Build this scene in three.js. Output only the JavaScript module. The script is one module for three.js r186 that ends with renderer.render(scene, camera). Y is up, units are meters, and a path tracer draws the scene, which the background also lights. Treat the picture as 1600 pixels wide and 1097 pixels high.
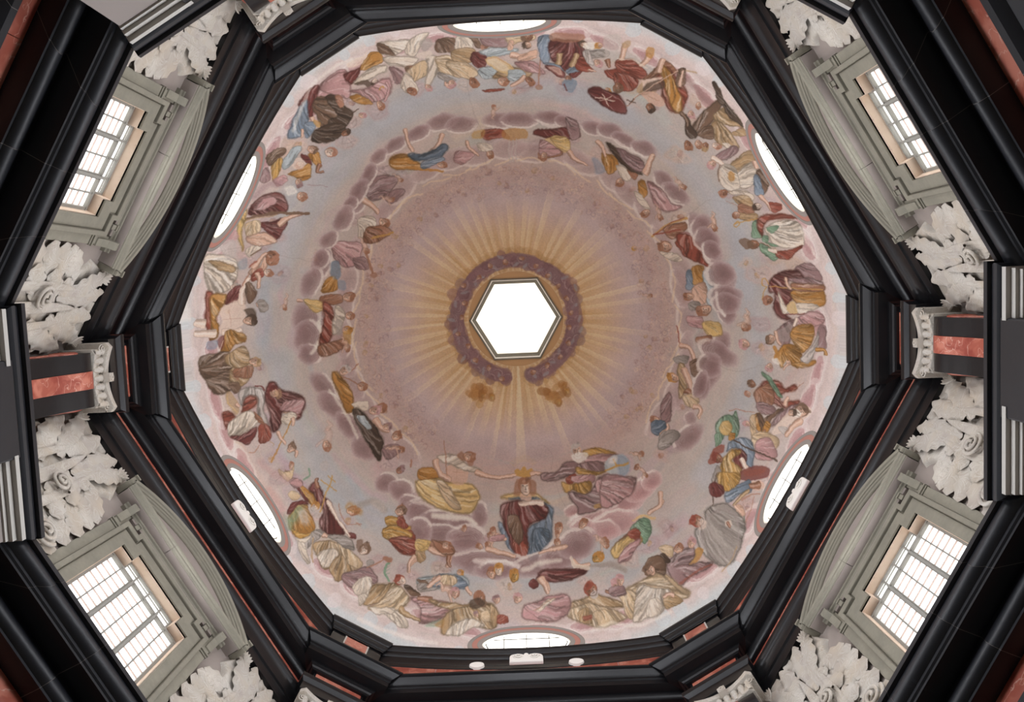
import * as THREE from 'three';
import { mergeGeometries, toCreasedNormals } from 'three/addons/utils/BufferGeometryUtils.js';
import { RectAreaLightUniformsLib } from 'three/addons/lights/RectAreaLightUniformsLib.js';

// ------------------------------------------------------------------ camera, sky, exposure
const EYE = 1.6;                                   // heights below are counted from the eye
const scene = new THREE.Scene();
const camera = new THREE.PerspectiveCamera(45.75, 1600 / 1097, 0.1, 200);
camera.position.set(0.1766, EYE, 1.077);
camera.up.set(Math.sin(0.0433), 0, Math.cos(0.0433));
camera.lookAt(0.1766 - 0.01234, EYE + 1, 1.077 - 0.0749);
const SKY = new THREE.Color(0.80, 0.88, 1.0);
scene.background = SKY.clone().multiplyScalar(0.35);
const renderer = new THREE.WebGLRenderer({ antialias: true });
renderer.toneMapping = THREE.LinearToneMapping;
renderer.toneMappingExposure = 1.0;
renderer.shadowMap.enabled = true;
RectAreaLightUniformsLib.init();
const GLOW = { drum: 26, oculus: 18, lantern: 1.1, pane: 2.2 };   // radiance of the daylight behind the glass, and what the eye sees of it

// ------------------------------------------------------------------ helpers
const D2R = Math.PI / 180;
let seed = 7;
const rnd = (a = 0, b = 1) => { seed = (seed * 1664525 + 1013904223) >>> 0; return a + (b - a) * seed / 4294967296; };
const used = {};
function numbered(n) { const k = used[n] = (used[n] ?? -1) + 1; return k ? n + '_' + String(k).padStart(3, '0') : n; }
function tag(o, label, category, group, kind) {
  if (label) o.userData.label = label;
  if (category) o.userData.category = category;
  if (group) o.userData.group = group;
  if (kind || category) o.userData.kind = kind ?? 'thing';
  return o;
}
function uvBox(g) {                                // box-projected uv in metres
  if (g.index) g = g.toNonIndexed();
  const p = g.attributes.position, uv = new Float32Array(p.count * 2), a = new THREE.Vector3(), b = new THREE.Vector3(), c = new THREE.Vector3();
  for (let i = 0; i < p.count; i += 3) {
    a.fromBufferAttribute(p, i); b.fromBufferAttribute(p, i + 1); c.fromBufferAttribute(p, i + 2);
    const n = b.clone().sub(a).cross(c.clone().sub(a)), x = Math.abs(n.x), y = Math.abs(n.y), z = Math.abs(n.z);
    [a, b, c].forEach((v, k) => {
      const q = x >= y && x >= z ? [v.z, v.y] : y >= z ? [v.x, v.z] : [v.x, v.y];
      uv[(i + k) * 2] = q[0]; uv[(i + k) * 2 + 1] = q[1];
    });
  }
  g.setAttribute('uv', new THREE.BufferAttribute(uv, 2));
  return g;
}
function clean(g) {
  g = g.index ? g.toNonIndexed() : g;
  for (const k of Object.keys(g.attributes)) if (k !== 'position' && k !== 'normal') g.deleteAttribute(k);
  g.clearGroups();
  return g;
}
function mesh(name, geos, mat, parent, keepUv) {
  let g = Array.isArray(geos) ? (geos.length > 1 ? mergeGeometries(geos.map(clean)) : geos[0]) : geos;
  if (!keepUv) g = uvBox(clean(g));
  const m = new THREE.Mesh(g, mat);
  m.name = parent && parent !== scene ? name : numbered(name);
  m.castShadow = m.receiveShadow = true;
  (parent ?? scene).add(m);
  return m;
}
function group(name, pos, turn) {
  const g = new THREE.Group(); g.name = numbered(name);
  g.position.set(...pos); g.rotation.y = turn; scene.add(g);
  return g;
}
const box = (w, h, d, x = 0, y = 0, z = 0) => new THREE.BoxGeometry(w, h, d).translate(x, y, z);
function extrude(pts, z0, z1, holes = [], bevel = 0) {
  const s = new THREE.Shape(pts.map((p) => new THREE.Vector2(p[0], p[1])));
  for (const h of holes) s.holes.push(new THREE.Path(h.map((p) => new THREE.Vector2(p[0], p[1]))));
  const g = new THREE.ExtrudeGeometry(s, { depth: z1 - z0 - 2 * bevel, bevelEnabled: bevel > 0, bevelThickness: bevel, bevelSize: bevel, bevelOffset: -bevel, bevelSegments: 2, curveSegments: 12 });
  return g.translate(0, 0, z0 + bevel);
}
// a strip of quads: rings is a list of equally long point lists
function loft(rings, crease = 0.5, close = false) {
  const P = [];
  for (let i = 0; i + 1 < rings.length; i++) {
    const A = rings[i], B = rings[i + 1], n = A.length;
    for (let j = 0; j < (close ? n : n - 1); j++) {
      const k = (j + 1) % n;
      P.push(...A[j], ...B[j], ...B[k], ...A[j], ...B[k], ...A[k]);
    }
  }
  const g = new THREE.BufferGeometry();
  g.setAttribute('position', new THREE.Float32BufferAttribute(P, 3));
  return crease > 0 ? toCreasedNormals(g, crease) : (g.computeVertexNormals(), g);
}
// sides of the hexagon: directions of the outward normals; corners between them
const SIDE = { top: 90, upper_right: 30, lower_right: -30, bottom: -90, lower_left: -150, upper_left: 150 };
const CORNER = { right: 0, upper_right: 60, upper_left: 120, left: 180, lower_left: -120, lower_right: -60 };
const frame = (deg) => { const t = deg * D2R; return { n: [Math.cos(t), Math.sin(t)], t: [-Math.sin(t), Math.cos(t)], turn: Math.atan2(-Math.cos(t), -Math.sin(t)) }; };
const at = (f, s, h, a) => [f.n[0] * a + f.t[0] * s, h + EYE, f.n[1] * a + f.t[1] * s];

// ------------------------------------------------------------------ textures and materials
function canvas(w, h = w) { const c = document.createElement('canvas'); c.width = w; c.height = h; return c; }
function tex(c, srgb = true, rep = 1) {
  const t = new THREE.CanvasTexture(c); t.wrapS = t.wrapT = THREE.RepeatWrapping; t.repeat.set(rep, rep);
  if (srgb) t.colorSpace = THREE.SRGBColorSpace;
  t.magFilter = THREE.LinearFilter;
  return t;
}
const hash = (x, y, s) => { let h = (x * 374761393 + y * 668265263 + s * 974711) | 0; h = Math.imul(h ^ (h >>> 13), 1274126177); return ((h ^ (h >>> 16)) >>> 0) / 4294967296; };
function noise(x, y, per, s) {                     // tileable value noise
  const xi = Math.floor(x), yi = Math.floor(y), f = x - xi, g = y - yi, m = (v) => ((v % per) + per) % per;
  const u = f * f * (3 - 2 * f), v = g * g * (3 - 2 * g);
  const a = hash(m(xi), m(yi), s), b = hash(m(xi + 1), m(yi), s), c = hash(m(xi), m(yi + 1), s), d = hash(m(xi + 1), m(yi + 1), s);
  return a + (b - a) * u + (c - a) * v + (a - b - c + d) * u * v;
}
const fbm = (x, y, per, s, oct = 4) => { let r = 0, a = 0.5; for (let i = 0; i < oct; i++) { r += a * noise(x, y, per, s + i); x *= 2; y *= 2; per *= 2; a *= 0.5; } return r; };
function paint(size, fn, srgb = true, rep = 1) {
  const c = canvas(size), x = c.getContext('2d'), im = x.createImageData(size, size);
  for (let j = 0, o = 0; j < size; j++) for (let i = 0; i < size; i++, o += 4) {
    const q = fn(i / size, j / size);
    im.data[o] = q[0]; im.data[o + 1] = q[1]; im.data[o + 2] = q[2]; im.data[o + 3] = 255;
  }
  x.putImageData(im, 0, 0);
  return tex(c, srgb, rep);
}
const mix = (a, b, t) => a.map((v, i) => v + (b[i] - v) * t);
const clamp = (v, a = 0, b = 1) => Math.min(b, Math.max(a, v));
const smooth = (a, b, v) => { const t = clamp((v - a) / (b - a)); return t * t * (3 - 2 * t); };
const bumpT = paint(512, (u, v) => { const q = 255 * clamp(fbm(u * 12, v * 12, 12, 3, 5)); return [q, q, q]; }, false, 0.7);
const blackT = paint(1024, (u, v) => {
  const w = fbm(u * 6, v * 6, 6, 11, 4), vein = Math.abs(fbm(u * 5 + w, v * 5 + w * 0.7, 5, 31, 4) - 0.47);
  let q = mix([27, 27, 30], [42, 41, 44], w);
  q = mix(q, [96, 94, 92], 0.55 * smooth(0.006, 0, vein) * smooth(0.45, 0.62, fbm(u * 4, v * 4, 4, 71, 2)));
  return q;
}, true, 0.45);
const redT = paint(1024, (u, v) => {
  const w = fbm(u * 5, v * 5, 5, 5, 5), p = fbm(u * 9 + 1.7 * w, v * 9 + w, 9, 41, 4), vein = Math.abs(fbm(u * 6 + w * 2, v * 6, 6, 19, 4) - 0.47);
  let q = mix([172, 92, 74], [205, 132, 112], smooth(0.35, 0.65, p));
  q = mix(q, [150, 66, 52], smooth(0.55, 0.75, w));
  return mix(q, [232, 205, 192], 0.7 * smooth(0.016, 0, vein));
}, true, 0.8);
const stoneT = paint(512, (u, v) => {
  const w = fbm(u * 6, v * 6, 6, 9, 5), g = fbm(u * 40, v * 40, 40, 29, 2);
  return mix(mix([124, 121, 110], [148, 143, 129], w), [104, 98, 88], 0.35 * g);
}, true, 0.6);
const taupeT = paint(512, (u, v) => mix([126, 115, 108], [150, 139, 130], fbm(u * 5, v * 5, 5, 51, 5)), true, 0.5);
const stuccoT = (() => {                           // cream stucco, leafed over with broad brush strokes of cream, grey and ochre
  const c = canvas(1024), x = c.getContext('2d');
  x.fillStyle = '#c2b8aa'; x.fillRect(0, 0, 1024, 1024);
  for (let i = 0; i < 240; i++) { const px = rnd(0, 1024), py = rnd(0, 1024), r = rnd(40, 150), g = x.createRadialGradient(px, py, 0, px, py, r), k = ['205,186,162', '170,158,150', '226,222,214', '188,180,172'][i % 4]; g.addColorStop(0, `rgba(${k},${rnd(0.15, 0.45)})`); g.addColorStop(1, `rgba(${k},0)`); x.fillStyle = g; x.fillRect(px - r, py - r, 2 * r, 2 * r); }
  for (let i = 0; i < 260; i++) { const px = rnd(0, 1024), py = rnd(0, 1024), a = rnd(0, 6.3), n = 5 + i % 5; for (let k = 0; k < n; k++) { const l = rnd(40, 110), b = a + (k - n / 2) * 0.2; x.beginPath(); x.moveTo(px, py); x.quadraticCurveTo(px + l * 0.6 * Math.cos(b), py + l * 0.6 * Math.sin(b), px + l * Math.cos(b + 0.5), py + l * Math.sin(b + 0.5)); x.lineWidth = rnd(2, 9); x.lineCap = 'round'; x.strokeStyle = k % 2 ? 'rgba(234,230,222,0.2)' : 'rgba(150,136,124,0.14)'; x.stroke(); } }
  return tex(c, true, 0.5);
})();
const warmT = paint(512, (u, v) => { const w = fbm(u * 7, v * 7, 7, 77, 5); return mix(mix([214, 188, 164], [228, 208, 188], w), [160, 128, 106], 0.5 * smooth(0.6, 0.75, fbm(u * 9, v * 9, 9, 15, 4))); }, true, 0.8);
const FGAIN = 1.3, FSAT = 0.84, FTINT = [1, 0, -5];                // how light, how strong and how warm the fresco's pigments are
const std = (o) => new THREE.MeshStandardMaterial(o);
const M = {
  black: std({ map: blackT, color: 0x8a98b0, roughness: 0.46, bumpMap: bumpT, bumpScale: 0.0015 }),  // blue put into the base colour to suggest the sky's sheen
  blackDull: new THREE.MeshPhysicalMaterial({ map: blackT, color: 0x8c8a8c, roughness: 0.36, specularIntensity: 0.8, bumpMap: bumpT, bumpScale: 0.002 }),
  red: std({ map: redT, color: 0xe0d8d4, roughness: 0.38 }),
  stone: std({ map: stoneT, color: 0xf0eee8, roughness: 0.85, bumpMap: bumpT, bumpScale: 0.004 }),
  taupe: std({ map: taupeT, roughness: 0.9, bumpMap: bumpT, bumpScale: 0.004 }),
  stucco: std({ map: stuccoT, color: 0xdfdfde, roughness: 0.8, bumpMap: bumpT, bumpScale: 0.01, side: THREE.DoubleSide }),
  warm: std({ map: warmT, roughness: 0.9, bumpMap: bumpT, bumpScale: 0.004 }),
  white: std({ color: 0xbab6ae, roughness: 0.8, bumpMap: bumpT, bumpScale: 0.004 }),
  plaster: std({ color: 0xeeeae2, roughness: 0.9, side: THREE.DoubleSide }),
  grey: std({ color: 0x8f857f, roughness: 0.6, bumpMap: bumpT, bumpScale: 0.002 }),
  wood: std({ color: 0x8d8a82, roughness: 0.6 }),
  bar: std({ color: 0xc0aca2, roughness: 0.6 }),  // pale colour imitates the panes' glow bleeding over the thin bars
  iron: std({ color: 0x55504a, roughness: 0.6 }),
  floor: std({ color: 0xcfc7bb, roughness: 0.5 }),
  ring: std({ color: 0x9a938c, roughness: 0.85, bumpMap: bumpT, bumpScale: 0.003 }),
  redWash: std({ color: 0xb98476, roughness: 0.85, bumpMap: bumpT, bumpScale: 0.003 }),
  goldPlaster: std({ color: 0xd2a878, roughness: 0.85 }),
  lanternCeil: std({ color: 0xf3ebe0, roughness: 0.9, side: THREE.DoubleSide }),
  mortar: std({ color: 0x77706a, roughness: 0.9 }),
  nave: std({ color: 0x9a9088, roughness: 0.8 }),
  pane: new THREE.MeshStandardMaterial({ color: 0xf2f2ee, roughness: 0.5, emissive: 0xffffff, emissiveIntensity: GLOW.pane }),
};
function daylight(w, h, pos, target, radiance, color = 0xffffff) {   // the daylight that a window lets in, just inside its glass
  const l = new THREE.RectAreaLight(color, radiance, w, h);
  l.name = numbered('window_daylight'); l.position.set(...pos); l.castShadow = true; scene.add(l); l.lookAt(...target);
  return l;
}

// ------------------------------------------------------------------ dome
const DOME = { h0: 16.3, a0: 6.3, H: 13.59, top: 29.5, R: 1.651 };
function domeR(theta, h) {
  const u = clamp((h - 16.4) / DOME.H, 0, 0.999), r = DOME.a0 * Math.sqrt(1 - u * u);
  const k = Math.pow((1 + Math.cos(6 * theta)) / 2, 1.3) * 0.085 * (1 - smooth(0, 0.75, u));
  return r * (1 + k);
}
const QM = 0.392;                                  // the cartoon is laid out by distance from the axis over height above the eye
const OC = { h: 16.82, w: 0.92, v: 0.55 };          // the oval windows at the foot of the dome

// ---- the fresco: a painter's cartoon laid out from under the lantern, then fixed to the vault (uv further down)
const FS = 2048, FC = canvas(FS), fx = FC.getContext('2d');
const pal = { fl: '#cda28d', fd: '#a2705c', fp: '#dcc0b0', w: '#d3c2b2', wh: '#e6dcd2', cr: '#c9ac8a', tn: '#a98965', br: '#705546', db: '#493830', rd: '#8e4438', dr: '#6b3232', pk: '#b5888a', mv: '#8c6d70', dm: '#765a5c', or: '#b07838', yl: '#cda869', gd: '#b98a45', bl: '#74859a', lb: '#a3b0b8', db2: '#55677c', gn: '#6f9178', gr: '#958c88', lg: '#b5aaa6', cl: '#b59aa0', tc: '#96654f' };
const rgba = (c, a) => { const h = pal[c] ?? c; return `rgba(${parseInt(h.slice(1, 3), 16)},${parseInt(h.slice(3, 5), 16)},${parseInt(h.slice(5, 7), 16)},${a})`; };
const shade = (c, k) => { const h = pal[c] ?? c, v = [1, 3, 5].map((i) => clamp(Math.round(k < 0 ? parseInt(h.slice(i, i + 2), 16) * (1 + k) : 255 - (255 - parseInt(h.slice(i, i + 2), 16)) * (1 - k)), 0, 255)); return '#' + v.map((x) => x.toString(16).padStart(2, '0')).join(''); };
function path(p, close = true) {                   // smooth path through points x0,y0,x1,y1...
  const n = p.length / 2, g = (i) => { const k = close ? (i + n) % n : Math.min(n - 1, Math.max(0, i)); return [p[2 * k], p[2 * k + 1]]; };
  fx.beginPath(); fx.moveTo(...g(0));
  for (let i = 0; i < (close ? n : n - 1); i++) { const a = g(i - 1), b = g(i), c = g(i + 1), d = g(i + 2), k = 0.15; fx.bezierCurveTo(b[0] + (c[0] - a[0]) * k, b[1] + (c[1] - a[1]) * k, c[0] - (d[0] - b[0]) * k, c[1] - (d[1] - b[1]) * k, c[0], c[1]); }
  if (close) fx.closePath();
}
const soft = () => {};                             // edges are softened all at once at the end
function Z(c, a, w, p) { fx.save(); path(p, false); fx.lineCap = 'round'; fx.lineJoin = 'round'; fx.strokeStyle = rgba(c, 1 - Math.pow(1 - a, 1 / 5)); for (let i = 0; i < 6; i++) { fx.lineWidth = w * (0.45 + i * 0.2); fx.stroke(); } fx.restore(); }
function B(c, a, b, p) { fx.save(); path(p); fx.fillStyle = rgba(c, a * 0.75); fx.fill(); fx.lineJoin = 'round'; fx.strokeStyle = rgba(c, a * 0.22); for (let i = 1; i <= 3; i++) { fx.lineWidth = b * i * 0.9; fx.stroke(); } fx.restore(); }
function L(c, w, p, a = 0.9) { fx.save(); path(p, false); fx.strokeStyle = rgba(c, a); fx.lineWidth = w; fx.lineCap = 'round'; fx.stroke(); fx.restore(); }
function D(c, p, ang = null, n = 9) {                 // drapery: body colour, broad light and shade as painted, folds, contour
  const N = p.length / 2; let cx = 0, cy = 0; for (let i = 0; i < N; i++) { cx += p[2 * i] / N; cy += p[2 * i + 1] / N; }
  let R = 0; for (let i = 0; i < N; i++) R = Math.max(R, Math.hypot(p[2 * i] - cx, p[2 * i + 1] - cy));
  const out = Math.atan2(cy - 1024, cx - 1024), t = ang === null ? out : ang * D2R, dx = Math.cos(t), dy = Math.sin(t), sc = clamp(R / 60, 0.35, 1.4);
  fx.save(); path(p); fx.lineJoin = 'round';
  for (const w of [7, 4.5, 2.5]) { fx.lineWidth = w * sc; fx.strokeStyle = rgba(shade(c, -0.3), 0.22); fx.stroke(); }
  fx.fillStyle = pal[c] ?? c; fx.fill(); fx.clip();
  const lx = -Math.cos(out) * 0.7 - Math.sin(out) * 0.7, ly = -Math.sin(out) * 0.7 + Math.cos(out) * 0.7;
  const g = fx.createLinearGradient(cx + lx * R, cy + ly * R, cx - lx * R, cy - ly * R);
  g.addColorStop(0, rgba(shade(c, 0.42), 0.55)); g.addColorStop(0.45, rgba(c, 0)); g.addColorStop(1, rgba(shade(c, -0.5), 0.6));
  fx.fillStyle = g; fx.fillRect(cx - R, cy - R, 2 * R, 2 * R);
  // folds gather at one point of the figure and spread with a common sweep
  const gx = cx - dx * R * 1.3 + rnd(-0.4, 0.4) * R * -dy, gy = cy - dy * R * 1.3 + rnd(-0.4, 0.4) * R * dx, sweep = rnd(-0.35, 0.35), m = Math.round(n * 5);
  for (let i = 0; i < m; i++) {
    const dark = i % 2, a0 = t + rnd(-0.75, 0.75), r0 = rnd(0.35, 1.5) * R, r1 = r0 + rnd(0.5, 1.2) * R, q = [];
    for (let k = 0; k < 4; k++) { const r = r0 + (r1 - r0) * k / 3, a = a0 + sweep * (r / R - 1) + rnd(-0.025, 0.025); q.push(gx + r * Math.cos(a), gy + r * Math.sin(a)); }
    path(q, false); fx.lineCap = 'round';
    const w = (dark ? rnd(1.2, 3.8) : rnd(1, 2.8)) * sc, col = dark ? shade(c, -0.5) : shade(c, 0.5), al = rnd(0.18, 0.42);
    fx.strokeStyle = rgba(col, al * 0.6); fx.lineWidth = w * 2; fx.stroke(); fx.strokeStyle = rgba(col, al); fx.lineWidth = w; fx.stroke();
  }
  path(p); fx.lineWidth = 5 * sc; fx.strokeStyle = rgba(shade(c, -0.5), 0.3); fx.stroke(); fx.lineWidth = 2 * sc; fx.strokeStyle = rgba(shade(c, -0.65), 0.5); fx.stroke();
  fx.restore();
}
function F(w0, w1, p, c = 'fl') {                  // a limb: tapered, shaded on one side
  const n = p.length / 2, left = [], right = [];
  for (let i = 0; i < n; i++) { const a = Math.max(0, i - 1), b = Math.min(n - 1, i + 1), dx = p[2 * b] - p[2 * a], dy = p[2 * b + 1] - p[2 * a + 1], l = Math.hypot(dx, dy) || 1, w = (w0 + (w1 - w0) * i / (n - 1)) / 2; left.push(p[2 * i] - dy / l * w, p[2 * i + 1] + dx / l * w); right.unshift(p[2 * i] + dy / l * w, p[2 * i + 1] - dx / l * w); }
  for (let i = 0; i < right.length; i += 2) { const j = right.length - 2 - i; if (j > i) { [right[i], right[j]] = [right[j], right[i]]; [right[i + 1], right[j + 1]] = [right[j + 1], right[i + 1]]; } }
  const R = []; for (let i = n - 1; i >= 0; i--) { const a = Math.max(0, i - 1), b = Math.min(n - 1, i + 1), dx = p[2 * b] - p[2 * a], dy = p[2 * b + 1] - p[2 * a + 1], l = Math.hypot(dx, dy) || 1, w = (w0 + (w1 - w0) * i / (n - 1)) / 2; R.push(p[2 * i] + dy / l * w, p[2 * i + 1] - dx / l * w); }
  const poly = left.concat(R);
  fx.save(); soft(0.8); path(poly); fx.fillStyle = pal[c]; fx.fill(); path(poly); fx.clip();
  soft(1.2); path(left, false); fx.lineWidth = w0 * 0.45; fx.strokeStyle = rgba(shade(c, -0.4), 0.5); fx.stroke();
  path(p, false); fx.lineWidth = w0 * 0.25; fx.strokeStyle = rgba(shade(c, 0.45), 0.5); fx.stroke();
  path(poly); fx.lineWidth = 2.2; fx.strokeStyle = rgba(shade(c, -0.55), 0.6); fx.stroke(); fx.restore();
}
function H(x, y, r, deg, hair = 'br', skin = 'fl', o = {}) {   // a head; deg points from chin to crown
  const wash = o.a ?? 0.94; r *= 0.86;
  fx.save(); fx.globalAlpha = wash; fx.translate(x, y); fx.rotate((deg + 90) * D2R); soft(0.7);
  fx.beginPath(); fx.ellipse(0, -r * 0.12, r * 0.98, r * 1.14, 0, 0, 7); fx.fillStyle = pal[hair] ?? hair; fx.fill();
  fx.beginPath(); fx.ellipse(r * 0.08, r * 0.16, r * 0.74, r * 0.98, 0, 0, 7); fx.fillStyle = pal[skin] ?? skin; fx.fill();
  fx.beginPath(); fx.ellipse(-r * 0.38, r * 0.2, r * 0.3, r * 0.75, 0, 0, 7); fx.fillStyle = rgba(shade(skin, -0.45), 0.45); fx.fill();
  fx.beginPath(); fx.ellipse(r * 0.25, r * 0.2, r * 0.28, r * 0.4, 0, 0, 7); fx.fillStyle = rgba(shade(skin, 0.5), 0.5); fx.fill();
  if (o.beard) { fx.beginPath(); fx.ellipse(r * 0.05, r * 0.95, r * 0.6, r * 0.62, 0, 0, 7); fx.fillStyle = rgba(o.beard, 0.95); fx.fill(); }
  soft(0.4); fx.strokeStyle = rgba(shade(skin, -0.65), 0.75); fx.lineWidth = Math.max(1.2, r * 0.13);
  fx.beginPath(); fx.moveTo(-r * 0.4, -r * 0.05); fx.lineTo(-r * 0.08, -r * 0.02); fx.moveTo(r * 0.2, -r * 0.02); fx.lineTo(r * 0.52, -r * 0.05); fx.moveTo(r * 0.08, 0); fx.lineTo(r * 0.16, r * 0.38); fx.lineTo(-r * 0.02, r * 0.42); fx.moveTo(-r * 0.14, r * 0.68); fx.lineTo(r * 0.26, r * 0.68); fx.stroke();
  fx.beginPath(); fx.ellipse(r * 0.08, r * 0.16, r * 0.74, r * 0.98, 0, 0.2, 2.9); fx.lineWidth = r * 0.08; fx.stroke();
  fx.fillStyle = pal[hair] ?? hair; fx.beginPath(); fx.ellipse(0, -r * 0.72, r * 0.86, r * 0.5, 0, 0, 7); fx.fill();
  for (let i = 0; i < 6; i++) { fx.beginPath(); fx.arc(rnd(-0.8, 0.8) * r, rnd(-1.1, -0.5) * r, r * 0.24, 0, 7); fx.fillStyle = rgba(shade(hair, rnd(-0.3, 0.25)), 0.6); fx.fill(); }
  fx.restore();
}
function K(x, y, rx, ry, deg, a = 0.85, c = 'mv') { // a rolling cloud: dusky body that melts away, pale crescents towards the lantern
  rx *= 1.18; ry *= 1.18;
  const t = deg * D2R, ix = 1024 - x, iy = 1024 - y, l = Math.hypot(ix, iy), ux = (ix * Math.cos(t) + iy * Math.sin(t)) / l, uy = (-ix * Math.sin(t) + iy * Math.cos(t)) / l;
  fx.save(); fx.translate(x, y); fx.rotate(t); fx.scale(rx, ry);
  const g = fx.createRadialGradient(-ux * 0.2, -uy * 0.2, 0.05, 0, 0, 1);
  g.addColorStop(0, rgba(shade(c, -0.1), a)); g.addColorStop(0.5, rgba(c, a * 0.95)); g.addColorStop(0.8, rgba(shade(c, 0.2), a * 0.85)); g.addColorStop(0.9, rgba(shade(c, 0.32), a * 0.7)); g.addColorStop(1, rgba(shade(c, 0.35), 0));
  fx.fillStyle = g; fx.beginPath(); fx.arc(0, 0, 1, 0, 7); fx.fill();
  const phi = Math.atan2(uy, ux);
  for (let i = 0; i < 20; i++) { const k = i / 20, col = i < 5 ? 'wh' : i % 3 ? 'lg' : shade(c, -0.25); fx.beginPath(); fx.ellipse(-ux * k * 0.25, -uy * k * 0.25, 0.9 - k * 0.55, 0.9 - k * 0.5, 0, phi - 1.1 + rnd(-0.35, 0.35), phi + 1.0 + rnd(-0.35, 0.35)); fx.lineWidth = i < 5 ? rnd(0.06, 0.12) : rnd(0.015, 0.04); fx.strokeStyle = rgba(col, (i < 5 ? 0.36 : 0.34) * a); fx.stroke(); }
  fx.restore();
}
function T(x, y, r, deg, n = 5, a = 0.6) {          // putto: small head and rounded limbs, thinly painted
  fx.save(); fx.globalAlpha = a; const t = deg * D2R, c = Math.cos(t), s = Math.sin(t);
  F(r * 1.5, r * 1.2, [x - c * r * 0.6, y - s * r * 0.6, x - c * r * 1.8 + s * r * 0.4, y - s * r * 1.8 - c * r * 0.4, x - c * r * 2.8, y - s * r * 2.8]);
  F(r * 0.7, r * 0.45, [x - c * r, y - s * r, x - s * r * 1.3 - c * r * 0.5, y + c * r * 1.3 - s * r * 0.5, x - s * r * 2, y + c * r * 2]);
  F(r * 0.8, r * 0.5, [x - c * r * 2.6, y - s * r * 2.6, x - c * r * 3.5 + s * r * 0.8, y - s * r * 3.5 - c * r * 0.8, x - c * r * 4.3 + s * r * 0.3, y - s * r * 4.3 - c * r * 0.3]);
  H(x, y, r, deg, 'tc', 'fl'); fx.restore();
}
{ // ground: rings of sky and cloud; centre painted lighter to offset dim light there
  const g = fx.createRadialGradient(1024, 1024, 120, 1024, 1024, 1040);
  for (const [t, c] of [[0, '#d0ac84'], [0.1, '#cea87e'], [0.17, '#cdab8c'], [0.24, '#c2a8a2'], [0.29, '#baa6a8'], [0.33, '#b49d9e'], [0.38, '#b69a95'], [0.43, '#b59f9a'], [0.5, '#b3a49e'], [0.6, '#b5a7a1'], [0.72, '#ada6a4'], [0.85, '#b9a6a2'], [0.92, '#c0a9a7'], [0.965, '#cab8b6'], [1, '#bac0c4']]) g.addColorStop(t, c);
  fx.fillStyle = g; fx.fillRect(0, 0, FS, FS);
  const pol = (r, d) => [1024 + r * Math.cos(d * D2R), 1024 + r * Math.sin(d * D2R)];
  const hues = ['#b8a49c', '#a9a09c', '#c2a8a0', '#a08f90', '#9fa3a6', '#b59a98', '#c4b09c'];
  for (let i = 0; i < 9000; i++) { const r = 1030 * Math.sqrt(rnd(0.17, 1)), d = rnd(0, 360), p = [], len = rnd(1, 4) * 500 / r; for (let k = 0; k < 3; k++) p.push(...pol(r + rnd(-5, 5), d + k * len)); L(hues[i % 7], rnd(2, 9), p, rnd(0.05, 0.16)); }
  // golden rays
  const ray = (d, w, r0, r1, c, al) => { const gr = fx.createRadialGradient(1024, 1024, r0, 1024, 1024, r1); gr.addColorStop(0, rgba(c, al)); gr.addColorStop(0.55, rgba(c, al * 0.8)); gr.addColorStop(1, rgba(c, 0)); fx.fillStyle = gr; fx.beginPath(); fx.moveTo(...pol(r0, d - w * 0.6)); fx.lineTo(...pol(r1, d - w)); fx.lineTo(...pol(r1, d + w)); fx.lineTo(...pol(r0, d + w * 0.6)); fx.fill(); };
  for (let i = 0; i < 90; i++) ray(i * 4 + rnd(-1.5, 1.5), rnd(1, 2.2), 150, rnd(300, 370), i % 2 ? '#b98a4e' : '#c09660', rnd(0.2, 0.42));
  for (let i = 0; i < 56; i++) { const d = i * 360 / 56 + rnd(-1.5, 1.5), w = rnd(0.7, 1.9), r1 = rnd(360, 470); ray(d, w, 150, r1, '#e2caa6', rnd(0.4, 0.62)); ray(d - w * 0.8, 0.22, 150, r1, '#ead6b4', 0.5); }
  ray(90, 2.2, 130, 480, '#e2cba8', 0.8);
  // faint scribble of cherub heads around the rays
  for (let i = 0; i < 1900; i++) { const d = rnd(0, 360), r = 395 + 100 * Math.pow(rnd(), 0.8), [x, y] = pol(r, d), q = rnd(3, 9); if (d > 50 && d < 128) continue; fx.save(); soft(0.6); fx.beginPath(); fx.arc(x, y, q, rnd(0, 6), rnd(2, 8)); fx.lineWidth = rnd(1, 2.4); fx.strokeStyle = rgba(['#8f6a68', '#a97f6c', '#dcc0a4', '#7d6674'][i % 4], rnd(0.22, 0.55)); fx.stroke(); fx.restore(); }
  for (let i = 0; i < 90; i++) { const d = rnd(0, 360); if (d > 50 && d < 128) continue; const [x, y] = pol(rnd(405, 490), d); H(x, y, rnd(7, 11), d + rnd(120, 240), ['tn', 'mv', 'cl'][i % 3], 'fl', { a: 0.34 }); }
  // drifting washes in the sky
  for (let i = 0; i < 150; i++) { const r = rnd(560, 960), d = rnd(0, 360), len = rnd(6, 20), p = []; for (let k = 0; k < 4; k++) p.push(...pol(r + rnd(-14, 14), d + k * len / 3)); Z(['#a3afb6', '#c8a8a4', '#ccb19c', '#a89398', '#b99fa4', '#98a7b2'][i % 6], rnd(0.12, 0.34), rnd(14, 44), p); }
  for (const [d0, d1, r] of [[195, 300, 745], [200, 262, 800], [285, 352, 740], [330, 400, 755], [60, 110, 780], [120, 175, 745]]) { const p = []; for (let k = 0; k <= 8; k++) p.push(...pol(r + rnd(-16, 16), d0 + (d1 - d0) * k / 8)); Z('#a0aab1', 0.5, 64, p); }
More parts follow.
